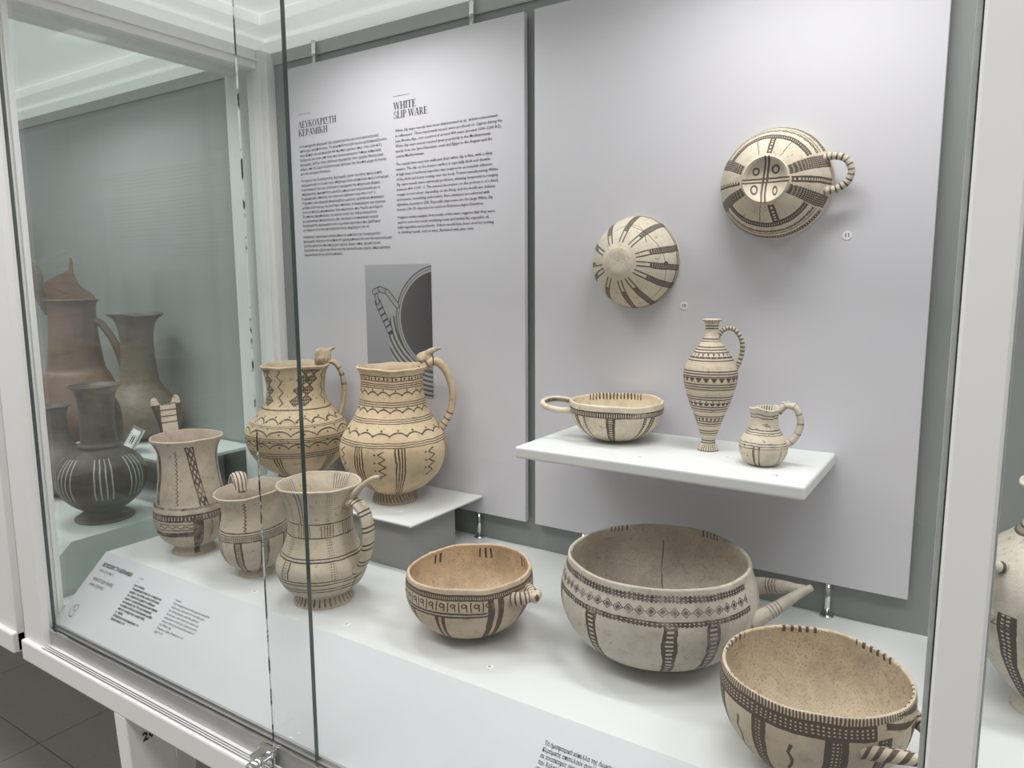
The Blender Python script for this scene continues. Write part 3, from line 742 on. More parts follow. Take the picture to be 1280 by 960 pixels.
# --- tankard with ladder tab
def p1(u, z):
    m = hline(z, 0.0865, 0.0016)
    ch = near(absx(sinx(z*480.0))*0.010 - 0.072, u, 0.0030) & rng(z, 0.092, 0.180)
    m = m | ch
    uc = u - (0.158 - z)*0.55 - 0.022
    bandm = near(uc, 0.0, 0.021) & rng(z, 0.088, 0.188)
    dia = (near(frac((uc*2.0 + z*3.0)*22.0), 0.5, 0.30)) & (near(frac((uc*2.0 - z*3.0)*22.0), 0.5, 0.30))
    m = m | (bandm & inv(dia & near(uc, 0.0, 0.0135)))
    m = m | vstripe(u, z, -0.19, 0.018, 0.09, 0.19) | vstripe(u, z, 0.195, 0.008, 0.09, 0.19) | vstripe(u, z, 0.33, 0.02, 0.09, 0.19) | vstripe(u, z, -0.36, 0.02, 0.09, 0.19)
    lft = u < 0.03
    m = m | (rng(z, 0.066, 0.078) & inv((per(u, 70) < 0.3) & near(z, 0.072, 0.003)))
    m = m | (hline(z, 0.062, 0.0008) & lft) | (wave(u, z, 0.057, 26, 0.0018, 0.0009) & lft) | (hline(z, 0.052, 0.0008) & lft) | (rng(z, 0.040, 0.048) & lft)
    m = m | vstripe(u, z, 0.022, 0.022, 0.004, 0.072) | vstripe(u, z, 0.135, 0.012, 0.042, 0.07) | vstripe(u, z, 0.20, 0.012, 0.03, 0.07)
    m = m | (near(absx(sinx(z*700.0))*0.007 + 0.077, u, 0.0025) & rng(z, 0.035, 0.064))
    return m
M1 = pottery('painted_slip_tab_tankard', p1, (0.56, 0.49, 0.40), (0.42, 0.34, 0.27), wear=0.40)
v = vessel('tankard', -1.1084, 0.7011, ZD, 'footed tankard with tall forked ladder-striped tab rising behind its rim', 'tankard', G_POT)
lathe('body', [(0.006, 0.028), (0.012, 0.0275), (0.020, 0.041), (0.032, 0.0515), (0.048, 0.0575), (0.064, 0.0600), (0.078, 0.0590), (0.0855, 0.0575), (0.0885, 0.0540),
               (0.105, 0.0520), (0.135, 0.0475), (0.160, 0.0458), (0.178, 0.0480), (0.190, 0.0535), (0.196, 0.0570)], M1, v, 0.0045, rim_wob=0.0008, r_wob=0.006, seed=1)
lathe('foot', [(0.0, 0.0345), (0.004, 0.0335), (0.010, 0.0290), (0.014, 0.0272)], M1, v, 0.004, closed_top=True, seed=1)
def ptab(u, z):
    return (near(absx(sinx(u*900.0))*0.0014 + 0.0, frac(z*95.0)*0.0105 - 0.0035, 0.0011) & near(u, 0, 0.0145) & (z > 0.006)) | ((absx(u) > 0.0135) & (z < 0.046))
Mtab = pottery('painted_slip_ladder_tab', ptab, (0.60, 0.53, 0.44), wear=0.30, wob=0.15)
th = -153
rd = Vector((math.cos(math.radians(th)), math.sin(math.radians(th)), 0)); tn = Vector((-rd.y, rd.x, 0))
hd = sweep('handle', rz(th, [(0.058, 0.075), (0.078, 0.095), (0.086, 0.13), (0.078, 0.17), (0.066, 0.198), (0.058, 0.204)]), 0.013, 0.0045, M1, v, ref=tn)
plate('ladder_tab', [(p_*1.15, q_) for p_, q_ in [(-0.0135, -0.012), (-0.0145, 0.012), (-0.0185, 0.030), (-0.0225, 0.045), (-0.0225, 0.054), (-0.0185, 0.0595), (-0.0145, 0.0575), (-0.0125, 0.049), (-0.006, 0.0455), (0.003, 0.0455), (0.009, 0.049),
                     (0.0115, 0.0585), (0.0155, 0.0605), (0.0195, 0.057), (0.0205, 0.045), (0.0185, 0.028), (0.0155, 0.010), (0.0150, -0.012)]], Mtab, v, tuple(rd*0.0565 + Vector((0, 0, 0.199))), tuple(-tn), (rd.x*0.12, rd.y*0.12, 1), 0.007)

# --- cup with ribbed knob
def p2(u, z):
    m = hline(z, 0.0800, 0.0010) | hline(z, 0.0665, 0.0010) | (rng(z, 0.068, 0.0745) & (per(u, 150) < 0.6)) | hline(z, 0.0760, 0.0007)
    m = m | (near(absx(sinx(z*560.0))*0.011 - 0.045, u, 0.0042) & rng(z, 0.082, 0.128))
    for u0 in (-0.075, 0.045, 0.17, 0.29, 0.41, -0.19, -0.3, -0.42):
        ed = (near(u, u0-0.016, 0.0045) | near(u, u0+0.016, 0.0045) | (near(u, u0, 0.014) & (per(z, 420) < 0.5))) & rng(z, 0.008, 0.067)
        m = m | ed
    return m
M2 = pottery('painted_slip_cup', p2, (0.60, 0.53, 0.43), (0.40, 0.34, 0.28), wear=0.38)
v = vessel('cup', -0.9369, 0.6943, ZD, 'footed cup with flared rim and small ribbed knob behind it', 'cup', G_POT)
lathe('body', [(0.005, 0.0215), (0.009, 0.0220), (0.016, 0.0330), (0.028, 0.0440), (0.044, 0.0505), (0.062, 0.0525), (0.078, 0.0505), (0.092, 0.0475), (0.106, 0.0455), (0.118, 0.0475), (0.128, 0.0525), (0.134, 0.0565)],
      M2, v, 0.004, rim_wob=0.0008, r_wob=0.008, seed=2, shear=0.10)
lathe('foot', [(0.0, 0.0265), (0.003, 0.0255), (0.008, 0.0225), (0.011, 0.0215)], M2, v, 0.004, closed_top=True, seed=2)
M2h = pottery('painted_slip_ribbed_handle', lambda u, v_: per(u, 12) < 0.32, (0.60, 0.53, 0.43), wear=0.3, wob=0.1)
th = -162; rd = Vector((math.cos(math.radians(th)), math.sin(math.radians(th)), 0)); tn = Vector((-rd.y, rd.x, 0))
hd = sweep('handle', rz(th, [(0.048, 0.118), (0.053, 0.136), (0.063, 0.143), (0.075, 0.130), (0.079, 0.105), (0.068, 0.075), (0.048, 0.062)]), [0.0115, 0.0125, 0.012, 0.012, 0.012], 0.0055, M2h, v, ref=tn)

# --- tankard with thumb spur
def p3(u, z):
    m = hline(z, 0.1230, 0.0008) | hline(z, 0.1040, 0.0008) | (rng(z, 0.105, 0.121) & (per(u, 70) < 0.28) & (X.op('SINE', u*55.0) > -0.2))
    m = m | hline(z, 0.0775, 0.0008) | hline(z, 0.0735, 0.0010) | hline(z, 0.048, 0.0008) | hline(z, 0.0435, 0.0008) | hline(z, 0.0365, 0.0008) | hline(z, 0.0320, 0.0008) | hline(z, 0.020, 0.0006)
    for u0 in (-0.15, 0.035, 0.20, 0.34, -0.33):
        m = m | (near(u, u0, 0.013) & rng(z, 0.050, 0.170) & (per(z, 300) < 0.38) & (per(u, 110) < 0.55))
    for u0 in (-0.085, -0.10, -0.19, -0.205, 0.12, 0.13):
        m = m | vstripe(u, z, u0, 0.0022, 0.125, 0.17) if u0 < -0.05 else m | vstripe(u, z, u0, 0.0025, 0.02, 0.05)
    m = m | vstripe(u, z, -0.13, 0.003, 0.05, 0.072) | vstripe(u, z, -0.16, 0.003, 0.05, 0.072)
    return m
M3 = pottery('painted_slip_spur_tankard', p3, (0.57, 0.50, 0.39), (0.55, 0.48, 0.38), wear=0.34,
             paint_in=lambda u, z: (rng(z, 0.150, 0.169) & (per(u, 80) < 0.26) & (X.op('SINE', u*26.0 - 2.2) > 0.35)))
def pfoot(u, z): return (per(u, 34) < 0.34) & rng(z, 0.003, 0.016)
M3f = pottery('painted_slip_ticked_foot', pfoot, (0.50, 0.43, 0.34), wear=0.42)
v = vessel('tankard', -0.7723, 0.6841, ZD, 'low tankard with strap handle and long thumb spur standing before white plinth', 'tankard', G_POT)
lathe('body', [(0.008, 0.0345), (0.013, 0.0360), (0.022, 0.0490), (0.034, 0.0580), (0.050, 0.0635), (0.062, 0.0625), (0.074, 0.0560), (0.082, 0.0525), (0.096, 0.0475), (0.112, 0.0448), (0.130, 0.0455), (0.148, 0.0490), (0.162, 0.0540), (0.1705, 0.0590)],
      M3, v, 0.0042, rim_wob=0.0008, r_wob=0.005, seed=3)
lathe('foot', [(0.0, 0.0420), (0.004, 0.0410), (0.010, 0.0375), (0.016, 0.0360)], M3f, v, 0.004, closed_top=True, seed=3)
th = 50; rd = Vector((math.cos(math.radians(th)), math.sin(math.radians(th)), 0)); tn = Vector((-rd.y, rd.x, 0))
M3h = pottery('painted_slip_barred_strap', lambda u, v_: near(frac(v_*11.0), 0.3, 0.05) | near(frac(v_*11.0), 0.55, 0.05), (0.57, 0.50, 0.39), wear=0.25, wob=0.2)
hd = sweep('handle', rz(th, [(0.045, 0.142), (0.062, 0.150), (0.078, 0.132), (0.0815, 0.102), (0.074, 0.070), (0.058, 0.047)]), [0.012, 0.013, 0.0125, 0.0125, 0.014], 0.0050, M3h, v, ref=tn)
sweep('thumb_spur', rz(th, [(0.046, 0.150), (0.060, 0.160), (0.074, 0.174), (0.092, 0.186), (0.101, 0.189)]), [0.0075, 0.006, 0.0045, 0.004, 0.0038], [0.006, 0.0055, 0.004, 0.0036, 0.003], M3, hd, ref=tn)

# --- two big jugs on the riser
def p4(u, z):
    m = hline(z, 0.1420, 0.0011)
    # pendent bands on the neck: zigzags and chains of hatched lozenges
    nk = rng(z, 0.148, 0.213)
    for k, u0 in enumerate((-0.20, -0.085, 0.16, 0.30, -0.34)):
        m = m | (near(absx(frac(z*(52.0)) - 0.5)*0.05 + (u0 - 0.012), u, 0.0038) & nk)
    for u0, lean in ((0.03, 1.1), (0.075, 1.1), (-0.165, 0.0)):
        uc = u - u0 - (z - 0.185)*lean
        lz = absx(uc)*26.0 + absx(frac(z*54.0) - 0.5)*1.7
        m = m | ((lz < 1.0) & nk & inv((lz < 0.80) & (per(uc + z*0.9, 95) < 0.5) & (per(z*0.9 - uc, 95) < 0.5)))
    m = m | (dots(u, z, 0.195, 22, 0.0012) | dots(u, z, 0.165, 22, 0.0012, 0.5)) 
    for c in (0.1195, 0.0785):
        m = m | scallop(u, z, c, 17, 0.0085, 0.00105, 0.01 if c > 0.1 else 0.03) | dots(u, z, c+0.003, 17, 0.0017, 0.51) | dots(u, z, c+0.0115, 17, 0.0016, 0.0)
    m = m | scallop(u, z, 0.0990, 13, 0.010, 0.00105, 0.02) | dots(u, z, 0.1035, 13, 0.0015, 0.27) | dots(u, z, 0.112, 13, 0.0014, -0.2)
    for a, b in ((0.1135, 0.1185), (0.0885, 0.0985), (0.0600, 0.0720)):
        m = m | hlines(z, a, b, 3 if b-a > 0.006 else 2, 0.42)
    for u0 in (-0.075, 0.105, 0.115, 0.32, -0.27):
        m = m | (near(u, u0 + 0.0, 0.016) & (per(u - u0, 95) < 0.5) & rng(z, 0.014, 0.060))
    return m
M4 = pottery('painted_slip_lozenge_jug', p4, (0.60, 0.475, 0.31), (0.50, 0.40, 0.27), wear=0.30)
def rough_knob(name, parent, c, s, mat, seed):
    bm = bmesh.new(); bmesh.ops.create_icosphere(bm, subdivisions=4, radius=1)
    rnd = random.Random(seed); dirs = [(Vector((rnd.gauss(0, 1), rnd.gauss(0, 1), rnd.gauss(0, 1))).normalized(), rnd.uniform(0.12, 0.4)) for _ in range(18)]
    for q in bm.verts:
        n_ = q.co.normalized(); k = 1.0
        for d, a in dirs: k += a*max(0, n_.dot(d)-0.72)*1.6
        k += 0.10*math.sin(9*n_.x+4*n_.z+seed)*math.cos(8*n_.y) + 0.06*math.sin(23*n_.x-17*n_.y+seed)*math.cos(19*n_.z+11*n_.y)
        q.co = Vector((n_.x*s[0], n_.y*s[1], n_.z*s[2]))*k + Vector(c)
    lay = bm.loops.layers.uv.new('UVMap')
    return mesh_obj(name, bm, mat, parent, smooth=True)
Mknob = pottery('crumbly_clay_knob', lambda u, z: None or near(u, 9, 0.1), (0.50, 0.40, 0.28), speck=0.9, wear=0.2, stain=0.6)
v = vessel('jug', -1.0720, 0.9040, ZR, 'jug with zigzags and hatched lozenges on its neck and crumbly knob on rim', 'jug', G_POT)
v.scale = (0.965, 0.965, 1.005)
lathe('body', [(0.010, 0.0400), (0.016, 0.0410), (0.026, 0.0600), (0.040, 0.0760), (0.056, 0.0880), (0.074, 0.0955), (0.090, 0.0980), (0.104, 0.0945), (0.118, 0.0855), (0.130, 0.0735), (0.142, 0.0645), (0.155, 0.0580), (0.172, 0.0545), (0.192, 0.0560), (0.208, 0.0595), (0.217, 0.0650)],
      M4, v, 0.005, rim_wob=0.0012, r_wob=0.004, seed=4)
lathe('foot', [(0.0, 0.0440), (0.004, 0.0430), (0.012, 0.0405), (0.018, 0.0405)], pottery('plain_dark_foot', None, (0.34, 0.27, 0.20)), v, 0.004, closed_top=True)
tn = (-1, 0, 0)
Mh4 = pottery('painted_slip_worn_strap', lambda u, v_: near(frac(v_*16.0), 0.5, 0.14) & rng(v_, 0.22, 0.40), (0.56, 0.45, 0.30), wear=0.4, stain=0.4)
hd = sweep('handle', rz(92, [(0.050, 0.212), (0.068, 0.222), (0.084, 0.206), (0.0910, 0.175), (0.0885, 0.146), (0.080, 0.117)]), [0.013, 0.0125, 0.011, 0.011, 0.013], 0.0052, Mh4, v, ref=tn)
rough_knob('rim_knob', hd, (0.002, 0.054, 0.230), (0.010, 0.0135, 0.015), Mknob, 4)
sweep('knob_horn', [(0.002, 0.057, 0.236), (0.0, 0.066, 0.243), (0.0, 0.0765, 0.2475)], [0.006, 0.0045, 0.002], [0.006, 0.0045, 0.002], Mknob, hd, ref=(1, 0, 0))

def p5(u, z):
    m = hlines(z, 0.1955, 0.2055, 3, 0.42)
    m = m | (rng(z, 0.207, 0.2155) & (dots(u, z, 0.211, 24, 0.0020) | inv(rng(z, 0.2085, 0.214)) | (per(u, 24, 0.0) < 0.16)))
    for a, b, n in ((0.1655, 0.1765, 3), (0.1405, 0.1500, 3), (0.1060, 0.1160, 3)):
        m = m | hlines(z, a, b, n, 0.42)
    for c, n in ((0.1835, 17), (0.1560, 18), (0.1215, 18)):
        m = m | scallop(u, z, c, n, 0.0065, 0.0010, 0.013) | dots(u, z, c+0.0022, n, 0.0017, 0.734) | dots(u, z, c+0.0098, n, 0.0016, 0.234)
    for u0 in (-0.107, 0.018, 0.205, 0.33, 0.44, -0.24, -0.36):
        m = m | (near(u, u0, 0.0155) & (per(u - u0 + 0.0155, 1/0.0085) < 0.5) & rng(z, 0.018, 0.106))
    for u0 in (-0.185, -0.043, 0.108, 0.27, -0.3):
        sq = near(absx(frac(z*78.0) - 0.5)*0.042 + (u0 - 0.004), u, 0.0036) & rng(z, 0.056, 0.102)
        m = m | sq | (hyp((frac(z*78.0) - 0.5)*(1/78.0), (u - (u0 - 0.014))*0.55) < 0.0016) & rng(z, 0.058, 0.1)
    return m
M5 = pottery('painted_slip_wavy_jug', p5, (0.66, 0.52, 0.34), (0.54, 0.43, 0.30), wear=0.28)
v = vessel('jug', -0.8324, 0.9050, ZR, 'jug with wavy dotted bands and animal-head spur on its arched handle', 'jug', G_POT)
v.scale = (0.98, 0.98, 1.015)
lathe('body', [(0.012, 0.0345), (0.018, 0.0360), (0.026, 0.0530), (0.040, 0.0700), (0.056, 0.0825), (0.074, 0.0905), (0.092, 0.0930), (0.108, 0.0895), (0.124, 0.0800), (0.140, 0.0690), (0.156, 0.0605), (0.174, 0.0555), (0.196, 0.0530), (0.212, 0.0540), (0.220, 0.0570), (0.225, 0.0600)],
      M5, v, 0.005, rim_wob=0.0012, r_wob=0.005, seed=5)
lathe('foot', [(0.0, 0.0400), (0.004, 0.0395), (0.012, 0.0365), (0.020, 0.0350)], pottery('painted_slip_ticked_jug_foot', lambda u, z: (per(u + z*1.5, 40) < 0.30) & rng(z, 0.004, 0.017), (0.42, 0.34, 0.25), wear=0.38), v, 0.004, closed_top=True, rim_wob=0, r_wob=0.01)
Mh5 = pottery('painted_slip_tube_handle', lambda u, v_: (near(frac(v_*30.0), 0.5, 0.10) & (v_ > 0.44)) | (near(frac(v_*18.0), 0.5, 0.09) & (v_ < 0.16)), (0.62, 0.49, 0.33), wear=0.3)
hd = sweep('handle', rz(90, [(0.049, 0.216), (0.060, 0.230), (0.078, 0.232), (0.094, 0.214), (0.1035, 0.184), (0.1010, 0.152), (0.088, 0.127), (0.074, 0.114)]), [0.010, 0.0095, 0.0085, 0.008, 0.008, 0.0095], [0.0085, 0.008, 0.0068, 0.0062, 0.0062, 0.008], Mh5, v, ref=tn)
rough_knob('spur_base', hd, (0.0, 0.056, 0.238), (0.007, 0.012, 0.0085), Mknob, 5)
sweep('animal_head_spur', [(0.0, 0.052, 0.236), (0.0, 0.062, 0.246), (0.0, 0.072, 0.2515), (0.0, 0.084, 0.2545)], [0.006, 0.006, 0.005, 0.0022], [0.006, 0.006, 0.0045, 0.002], Mknob, hd, ref=(1, 0, 0))

# --- small bowl with lugs
def p6(u, z):
    m = rng(z, 0.0725, 0.0800) & inv((per(u, 190) < 0.32) & near(z, 0.0760, 0.0016))
    m = m | (rng(z, 0.0515, 0.0580) & inv(near(z, 0.0548, 0.0008)))
    m = m & (inv(rng(u, 0.052, 0.16)) | rng(z, 0.0725, 0.082))
    row = rng(z, 0.0590, 0.0715) & inv(rng(u, 0.045, 0.16)) & ((near(per(u, 36), 0.72, 0.06) & rng(z, 0.0600, 0.0690)) | near(hyp((per(u, 36) - 0.5)*0.0125, z - 0.0668), 0.0022, 0.0008) | (per(u, 36) < 0.12))
    m = m | row
    m = m | (near(u, 0.062, 0.020) & inv(near(u, 0.062, 0.0045)) & rng(z, -0.01, 0.0735))
    for u0 in (-0.075, -0.17, 0.165, 0.27, 0.4, -0.28, -0.4):
        m = m | ((near(u, u0-0.008, 0.0045) | near(u, u0+0.008, 0.0045)) & rng(z, 0.006, 0.0525))
    return m
M6 = pottery('painted_slip_small_bowl', p6, (0.55, 0.45, 0.34), (0.60, 0.455, 0.30), wear=0.30, speck=0.6, inspeck=0.5,
             paint_in=lambda u, z: rng(z, 0.066, 0.080) & (per(u, 60) < 0.42) & (X.op('SINE', u*44.0 + 0.6) > 0.62))
v = vessel('bowl', -0.5390, 0.7222, ZD, 'small hemispherical bowl with tan interior and stubby pronged handle', 'bowl', G_POT)
v.rotation_euler = (0, math.radians(0), v.rotation_euler[2])
lathe('body', [(0.0, 0.008), (0.001, 0.022), (0.006, 0.040), (0.016, 0.058), (0.030, 0.0715), (0.046, 0.0795), (0.060, 0.0820), (0.074, 0.0815), (0.084, 0.0798)], M6, v, 0.0040, rim_wob=0.0013, r_wob=0.005, seed=16, shear=0.03)
def phandle(n): return lambda u, v_: per(v_, n) < 0.34
Mh6 = pottery('painted_slip_stub_handle', phandle(14), (0.54, 0.45, 0.36), wear=0.3, speck=0.8)
wb = sweep('handle', rtz(50, [(0.074, -0.017, 0.066), (0.088, -0.012, 0.068), (0.098, -0.003, 0.070), (0.105, 0.001, 0.070)]), [0.0085, 0.008, 0.007, 0.0055], [0.0085, 0.0075, 0.0065, 0.005], Mh6, v, ref=(0, 0, 1))
sweep('handle_prong', rtz(50, [(0.074, 0.019, 0.067), (0.086, 0.013, 0.069), (0.098, 0.004, 0.070), (0.104, 0.0, 0.070)]), [0.0085, 0.008, 0.0065, 0.005], [0.0085, 0.0075, 0.006, 0.005], Mh6, wb, ref=(0, 0, 1))
rough_knob('lug', v, tuple(rtz(-145, [(0.0885, 0.0, 0.070)])[0]), (0.0075, 0.0095, 0.007), Mh6, 8)
rough_knob('handle_tip', wb, tuple(rtz(50, [(0.101, 0.0, 0.0705)])[0]), (0.0075, 0.0075, 0.0065), Mh6, 9)

# --- big bowl with long wishbone handle
def p7(u, z):
    m = rng(z, 0.1090, 0.1165) & inv((per(u, 150) < 0.38) & (per(z, 330) < 0.42))
    m = m | (rng(z, 0.0850, 0.0910) & inv((per(u, 150) < 0.38) & (per(z, 330) < 0.42)))
    m = m & inv(rng(u, 0.170, 0.33))
    lz = lozenges(u, z, 0.1000, 58, 0.0052)
    m = m | ((lz < 1.0) & inv((lz < 0.72) & (lz > 0.55)) & inv(rng(u, 0.165, 0.33)))
    for u0 in (-0.105, 0.020, 0.085, -0.21, 0.37, 0.46, -0.35):
        core = near(u, u0, 0.0105) & rng(z, 0.012, 0.0855)
        m = m | (core & inv((per(z, 190) < 0.45) & near(u, u0, 0.005)))
    return m
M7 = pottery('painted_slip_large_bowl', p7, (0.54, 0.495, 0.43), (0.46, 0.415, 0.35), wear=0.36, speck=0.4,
             paint_in=lambda u, z: (rng(z, 0.116, 0.122) & (per(u, 110) < 0.35) & (X.op('SINE', u*31.0 + 2.0) > 0.75)) | (near(u, 0.492, 0.0011) & rng(z, 0.035, 0.100)), inspeck=0.45)
v = vessel('bowl', -0.3137, 0.8010, ZD, 'large grey-cream bowl with row of lozenges and long wishbone handle', 'bowl', G_POT)
lathe('body', [(0.0, 0.010), (0.001, 0.035), (0.007, 0.062), (0.020, 0.088), (0.038, 0.106), (0.058, 0.1155), (0.078, 0.1180), (0.096, 0.1150), (0.110, 0.1105), (0.121, 0.1085)], M7, v, 0.0045, rim_wob=0.0008, r_wob=0.004, seed=7)
Mh7 = pottery('painted_slip_wishbone', lambda u, v_: (near(frac(v_*42.0), 0.5, 0.16) & rng(v_, 0.20, 0.29)) | (near(u, 0.5, 0.04) & (v_ < 0.5)), (0.44, 0.40, 0.34), wear=0.45, stain=0.4)
wb = sweep('handle', rtz(86, [(0.106, -0.036, 0.064), (0.120, -0.031, 0.072), (0.140, -0.019, 0.082), (0.160, -0.005, 0.092), (0.174, 0.002, 0.098)]), [0.0100, 0.0088, 0.0075, 0.0055, 0.0040], [0.0100, 0.0085, 0.0070, 0.0052, 0.0038], Mh7, v, ref=(0, 0, 1))
sweep('handle_prong', rtz(86, [(0.106, 0.036, 0.078), (0.122, 0.030, 0.083), (0.142, 0.018, 0.089), (0.158, 0.005, 0.094), (0.168, 0.000, 0.097)]), [0.012, 0.0105, 0.008, 0.0055, 0.004], [0.009, 0.0075, 0.0065, 0.005, 0.0038], Mh7, wb, ref=(0, 0, 1))

# --- front bowl
def p8(u, z):
    m = rng(z, 0.0755, 0.0893) & inv((per(u, 120) < 0.40) & rng(z, 0.0790, 0.0875) & (per(z, 330) < 0.46))
    m = m & inv(rng(u, 0.100, 0.225))
    m = m | (rng(z, 0.0890, 0.0945) & (per(u, 170) < 0.55))
    for u0, wd in ((0.038, 0.0185), (-0.085, 0.013), (0.115, 0.0135), (0.205, 0.02), (-0.19, 0.016), (0.3, 0.016), (0.41, 0.018), (-0.3, 0.014), (-0.41, 0.018)):
        m = m | (near(u, u0, wd) & rng(z, -0.01, 0.076) & inv((per(z, 290) < 0.42) & near(u, u0, wd*0.42) & (per(u - u0, 150) < 0.5)))
    m = m | (near(absx(sinx(z*170.0))*0.006 - 0.135, u, 0.0028) & rng(z, 0.018, 0.066)) | (near(absx(sinx(z*170.0))*0.006 - 0.035, u, 0.0028) & rng(z, 0.03, 0.064))
    m = m | (near(u, 0.165, 0.05) & (per(u*0.35 + z*3.2, 26) < 0.5) & rng(z, 0.078, 0.093))
    return m
M8 = pottery('painted_slip_bold_bowl', p8, (0.58, 0.50, 0.385), (0.55, 0.455, 0.335), paint=(0.060, 0.040, 0.030), wear=0.20, inspeck=0.55,
             paint_in=lambda u, z: rng(z, 0.0895, 0.0945) & (per(u, 64) < 0.4) & (X.op('SINE', u*37.0) > 0.0), wob=0.8)
v = vessel('bowl', -0.1111, 0.6779, ZD, 'bold dark-gridded bowl with speckled beige interior touching the white mullion', 'bowl', G_POT)
lathe('body', [(0.0, 0.007), (0.001, 0.022), (0.006, 0.040), (0.018, 0.0585), (0.034, 0.0720), (0.052, 0.0800), (0.070, 0.0835), (0.084, 0.0835), (0.094, 0.0825)], M8, v, 0.0038, rim_wob=0.0008, r_wob=0.004, seed=8)
Mh8 = pottery('painted_slip_slashed_handle', lambda u, v_: (per(v_*1.0 + u*0.16, 15) < 0.45), (0.58, 0.50, 0.39), paint=(0.06, 0.04, 0.03), wear=0.22, wob=0.3)
wb = sweep('handle', rtz(60, [(0.066, -0.041, 0.066), (0.081, -0.032, 0.066), (0.100, -0.017, 0.066), (0.118, -0.002, 0.066), (0.130, 0.006, 0.066)]), [0.0075, 0.0062, 0.0056, 0.0052, 0.0045], [0.0070, 0.0060, 0.0054, 0.005, 0.0042], Mh8, v, ref=(0, 0, 1))
sweep('handle_prong', rtz(60, [(0.070, 0.036, 0.070), (0.086, 0.029, 0.069), (0.104, 0.016, 0.068), (0.122, 0.006, 0.067)]), [0.0080, 0.0072, 0.0060, 0.0045], [0.0070, 0.0065, 0.0055, 0.0045], Mh8, wb, ref=(0, 0, 1))

# --- shelf: bowl, bottle, juglet
def p9(u, z):
    m = rng(z, 0.0405, 0.0490) & inv((per(u, 130) < 0.32) & near(z, 0.0445, 0.0025))
    for u0, wd in ((-0.018, 0.016), (-0.155, 0.010), (-0.115, 0.0045), (0.10, 0.006), (0.135, 0.012), (0.27, 0.012), (0.4, 0.014), (-0.3, 0.012), (-0.42, 0.012)):
        m = m | (near(u, u0, wd) & rng(z, -0.01, 0.041) & inv((per(z, 300) < 0.4) & near(u, u0, wd*0.4)))
    return m
M9 = pottery('painted_slip_shelf_bowl', p9, (0.66, 0.58, 0.46), (0.76, 0.66, 0.49), wear=0.33,
             paint_in=lambda u, z: (rng(z, 0.0475, 0.058) & (per(u, 75) < 0.45) & near(absx(u), 0.47, 0.075)))
v = vessel('bowl', -0.4305, 0.9270, ZS, 'cream bowl with loop handle standing on white wall shelf', 'bowl', G_POT)
lathe('body', [(0.0, 0.008), (0.0008, 0.020), (0.005, 0.034), (0.013, 0.0475), (0.024, 0.0575), (0.037, 0.0640), (0.048, 0.0660), (0.0555, 0.0662)], M9, v, 0.0035, rim_wob=0.0009, r_wob=0.004, seed=9)
sweep('handle', rtz(-92, [(0.060, 0.017, 0.043), (0.078, 0.018, 0.043), (0.096, 0.013, 0.046), (0.1045, 0.000, 0.050), (0.096, -0.014, 0.053), (0.078, -0.018, 0.053), (0.060, -0.017, 0.050)]), 0.0045, 0.0038, pottery('painted_slip_loop', lambda u, v_: near(u, 0.25, 0.09), (0.64, 0.56, 0.45), wear=0.4), v, ref=(0, 0, 1))

def p10(u, z):
    ln = per(z, 300) < 0.46
    z1 = rng(z, 0.118, 0.140) | rng(z, 0.083, 0.109) | rng(z, 0.054, 0.077) | rng(z, 0.034, 0.050) | rng(z, 0.021, 0.030) | rng(z, 0.010, 0.017) | rng(z, 0.144, 0.1495) | rng(z, 0.158, 0.166)
    zig = rng(z, 0.1245, 0.1295) | rng(z, 0.0935, 0.1000) | rng(z, 0.0625, 0.0690) | rng(z, 0.0415, 0.0455)
    m = (z1 & ln & inv(zig)) | (zig & (absx(per(u, 22) - 0.5)*2.0 < per(z - 0.0005, 1/0.0066)))
    m = m | (rng(z, 0.0015, 0.009) & (per(u, 26) < 0.36) & near(u, 0, 0.13)) | hline(z, 0.0, 0.0012) | (rng(z, 0.1675, 0.178) & (per(u, 26) < 0.34))
    return m
M10 = pottery('painted_slip_banded_bottle', p10, (0.64, 0.56, 0.44), wear=0.20, wob=0.35)
v = vessel('bottle', -0.2990, 0.9322, ZS, 'slender spindle bottle covered in fine dark horizontal bands', 'bottle', G_POT)
lathe('body', [(0.008, 0.0088), (0.016, 0.0093), (0.028, 0.0130), (0.045, 0.0190), (0.066, 0.0270), (0.084, 0.0325), (0.098, 0.0345), (0.110, 0.0330), (0.122, 0.0275), (0.134, 0.0195), (0.144, 0.0125), (0.154, 0.0088), (0.163, 0.0082), (0.168, 0.0092), (0.1715, 0.0122)], M10, v, 0.003, seed=10, seg=80)
lathe('foot', [(0.0, 0.0138), (0.002, 0.0136), (0.006, 0.0110), (0.011, 0.0089)], M10, v, 0.003, closed_top=True, seg=64)
sweep('handle', rz(90, [(0.0075, 0.150), (0.0150, 0.1595), (0.0270, 0.160), (0.0370, 0.147), (0.0385, 0.130), (0.0335, 0.1135), (0.0285, 0.1085)]), [0.0042, 0.0040, 0.0040, 0.0040, 0.0048], [0.0032, 0.0030, 0.0030, 0.0030, 0.0036], pottery('painted_slip_ticked_handle', phandle(34), (0.62, 0.54, 0.43), wear=0.22, wob=0.1), v, ref=tn)

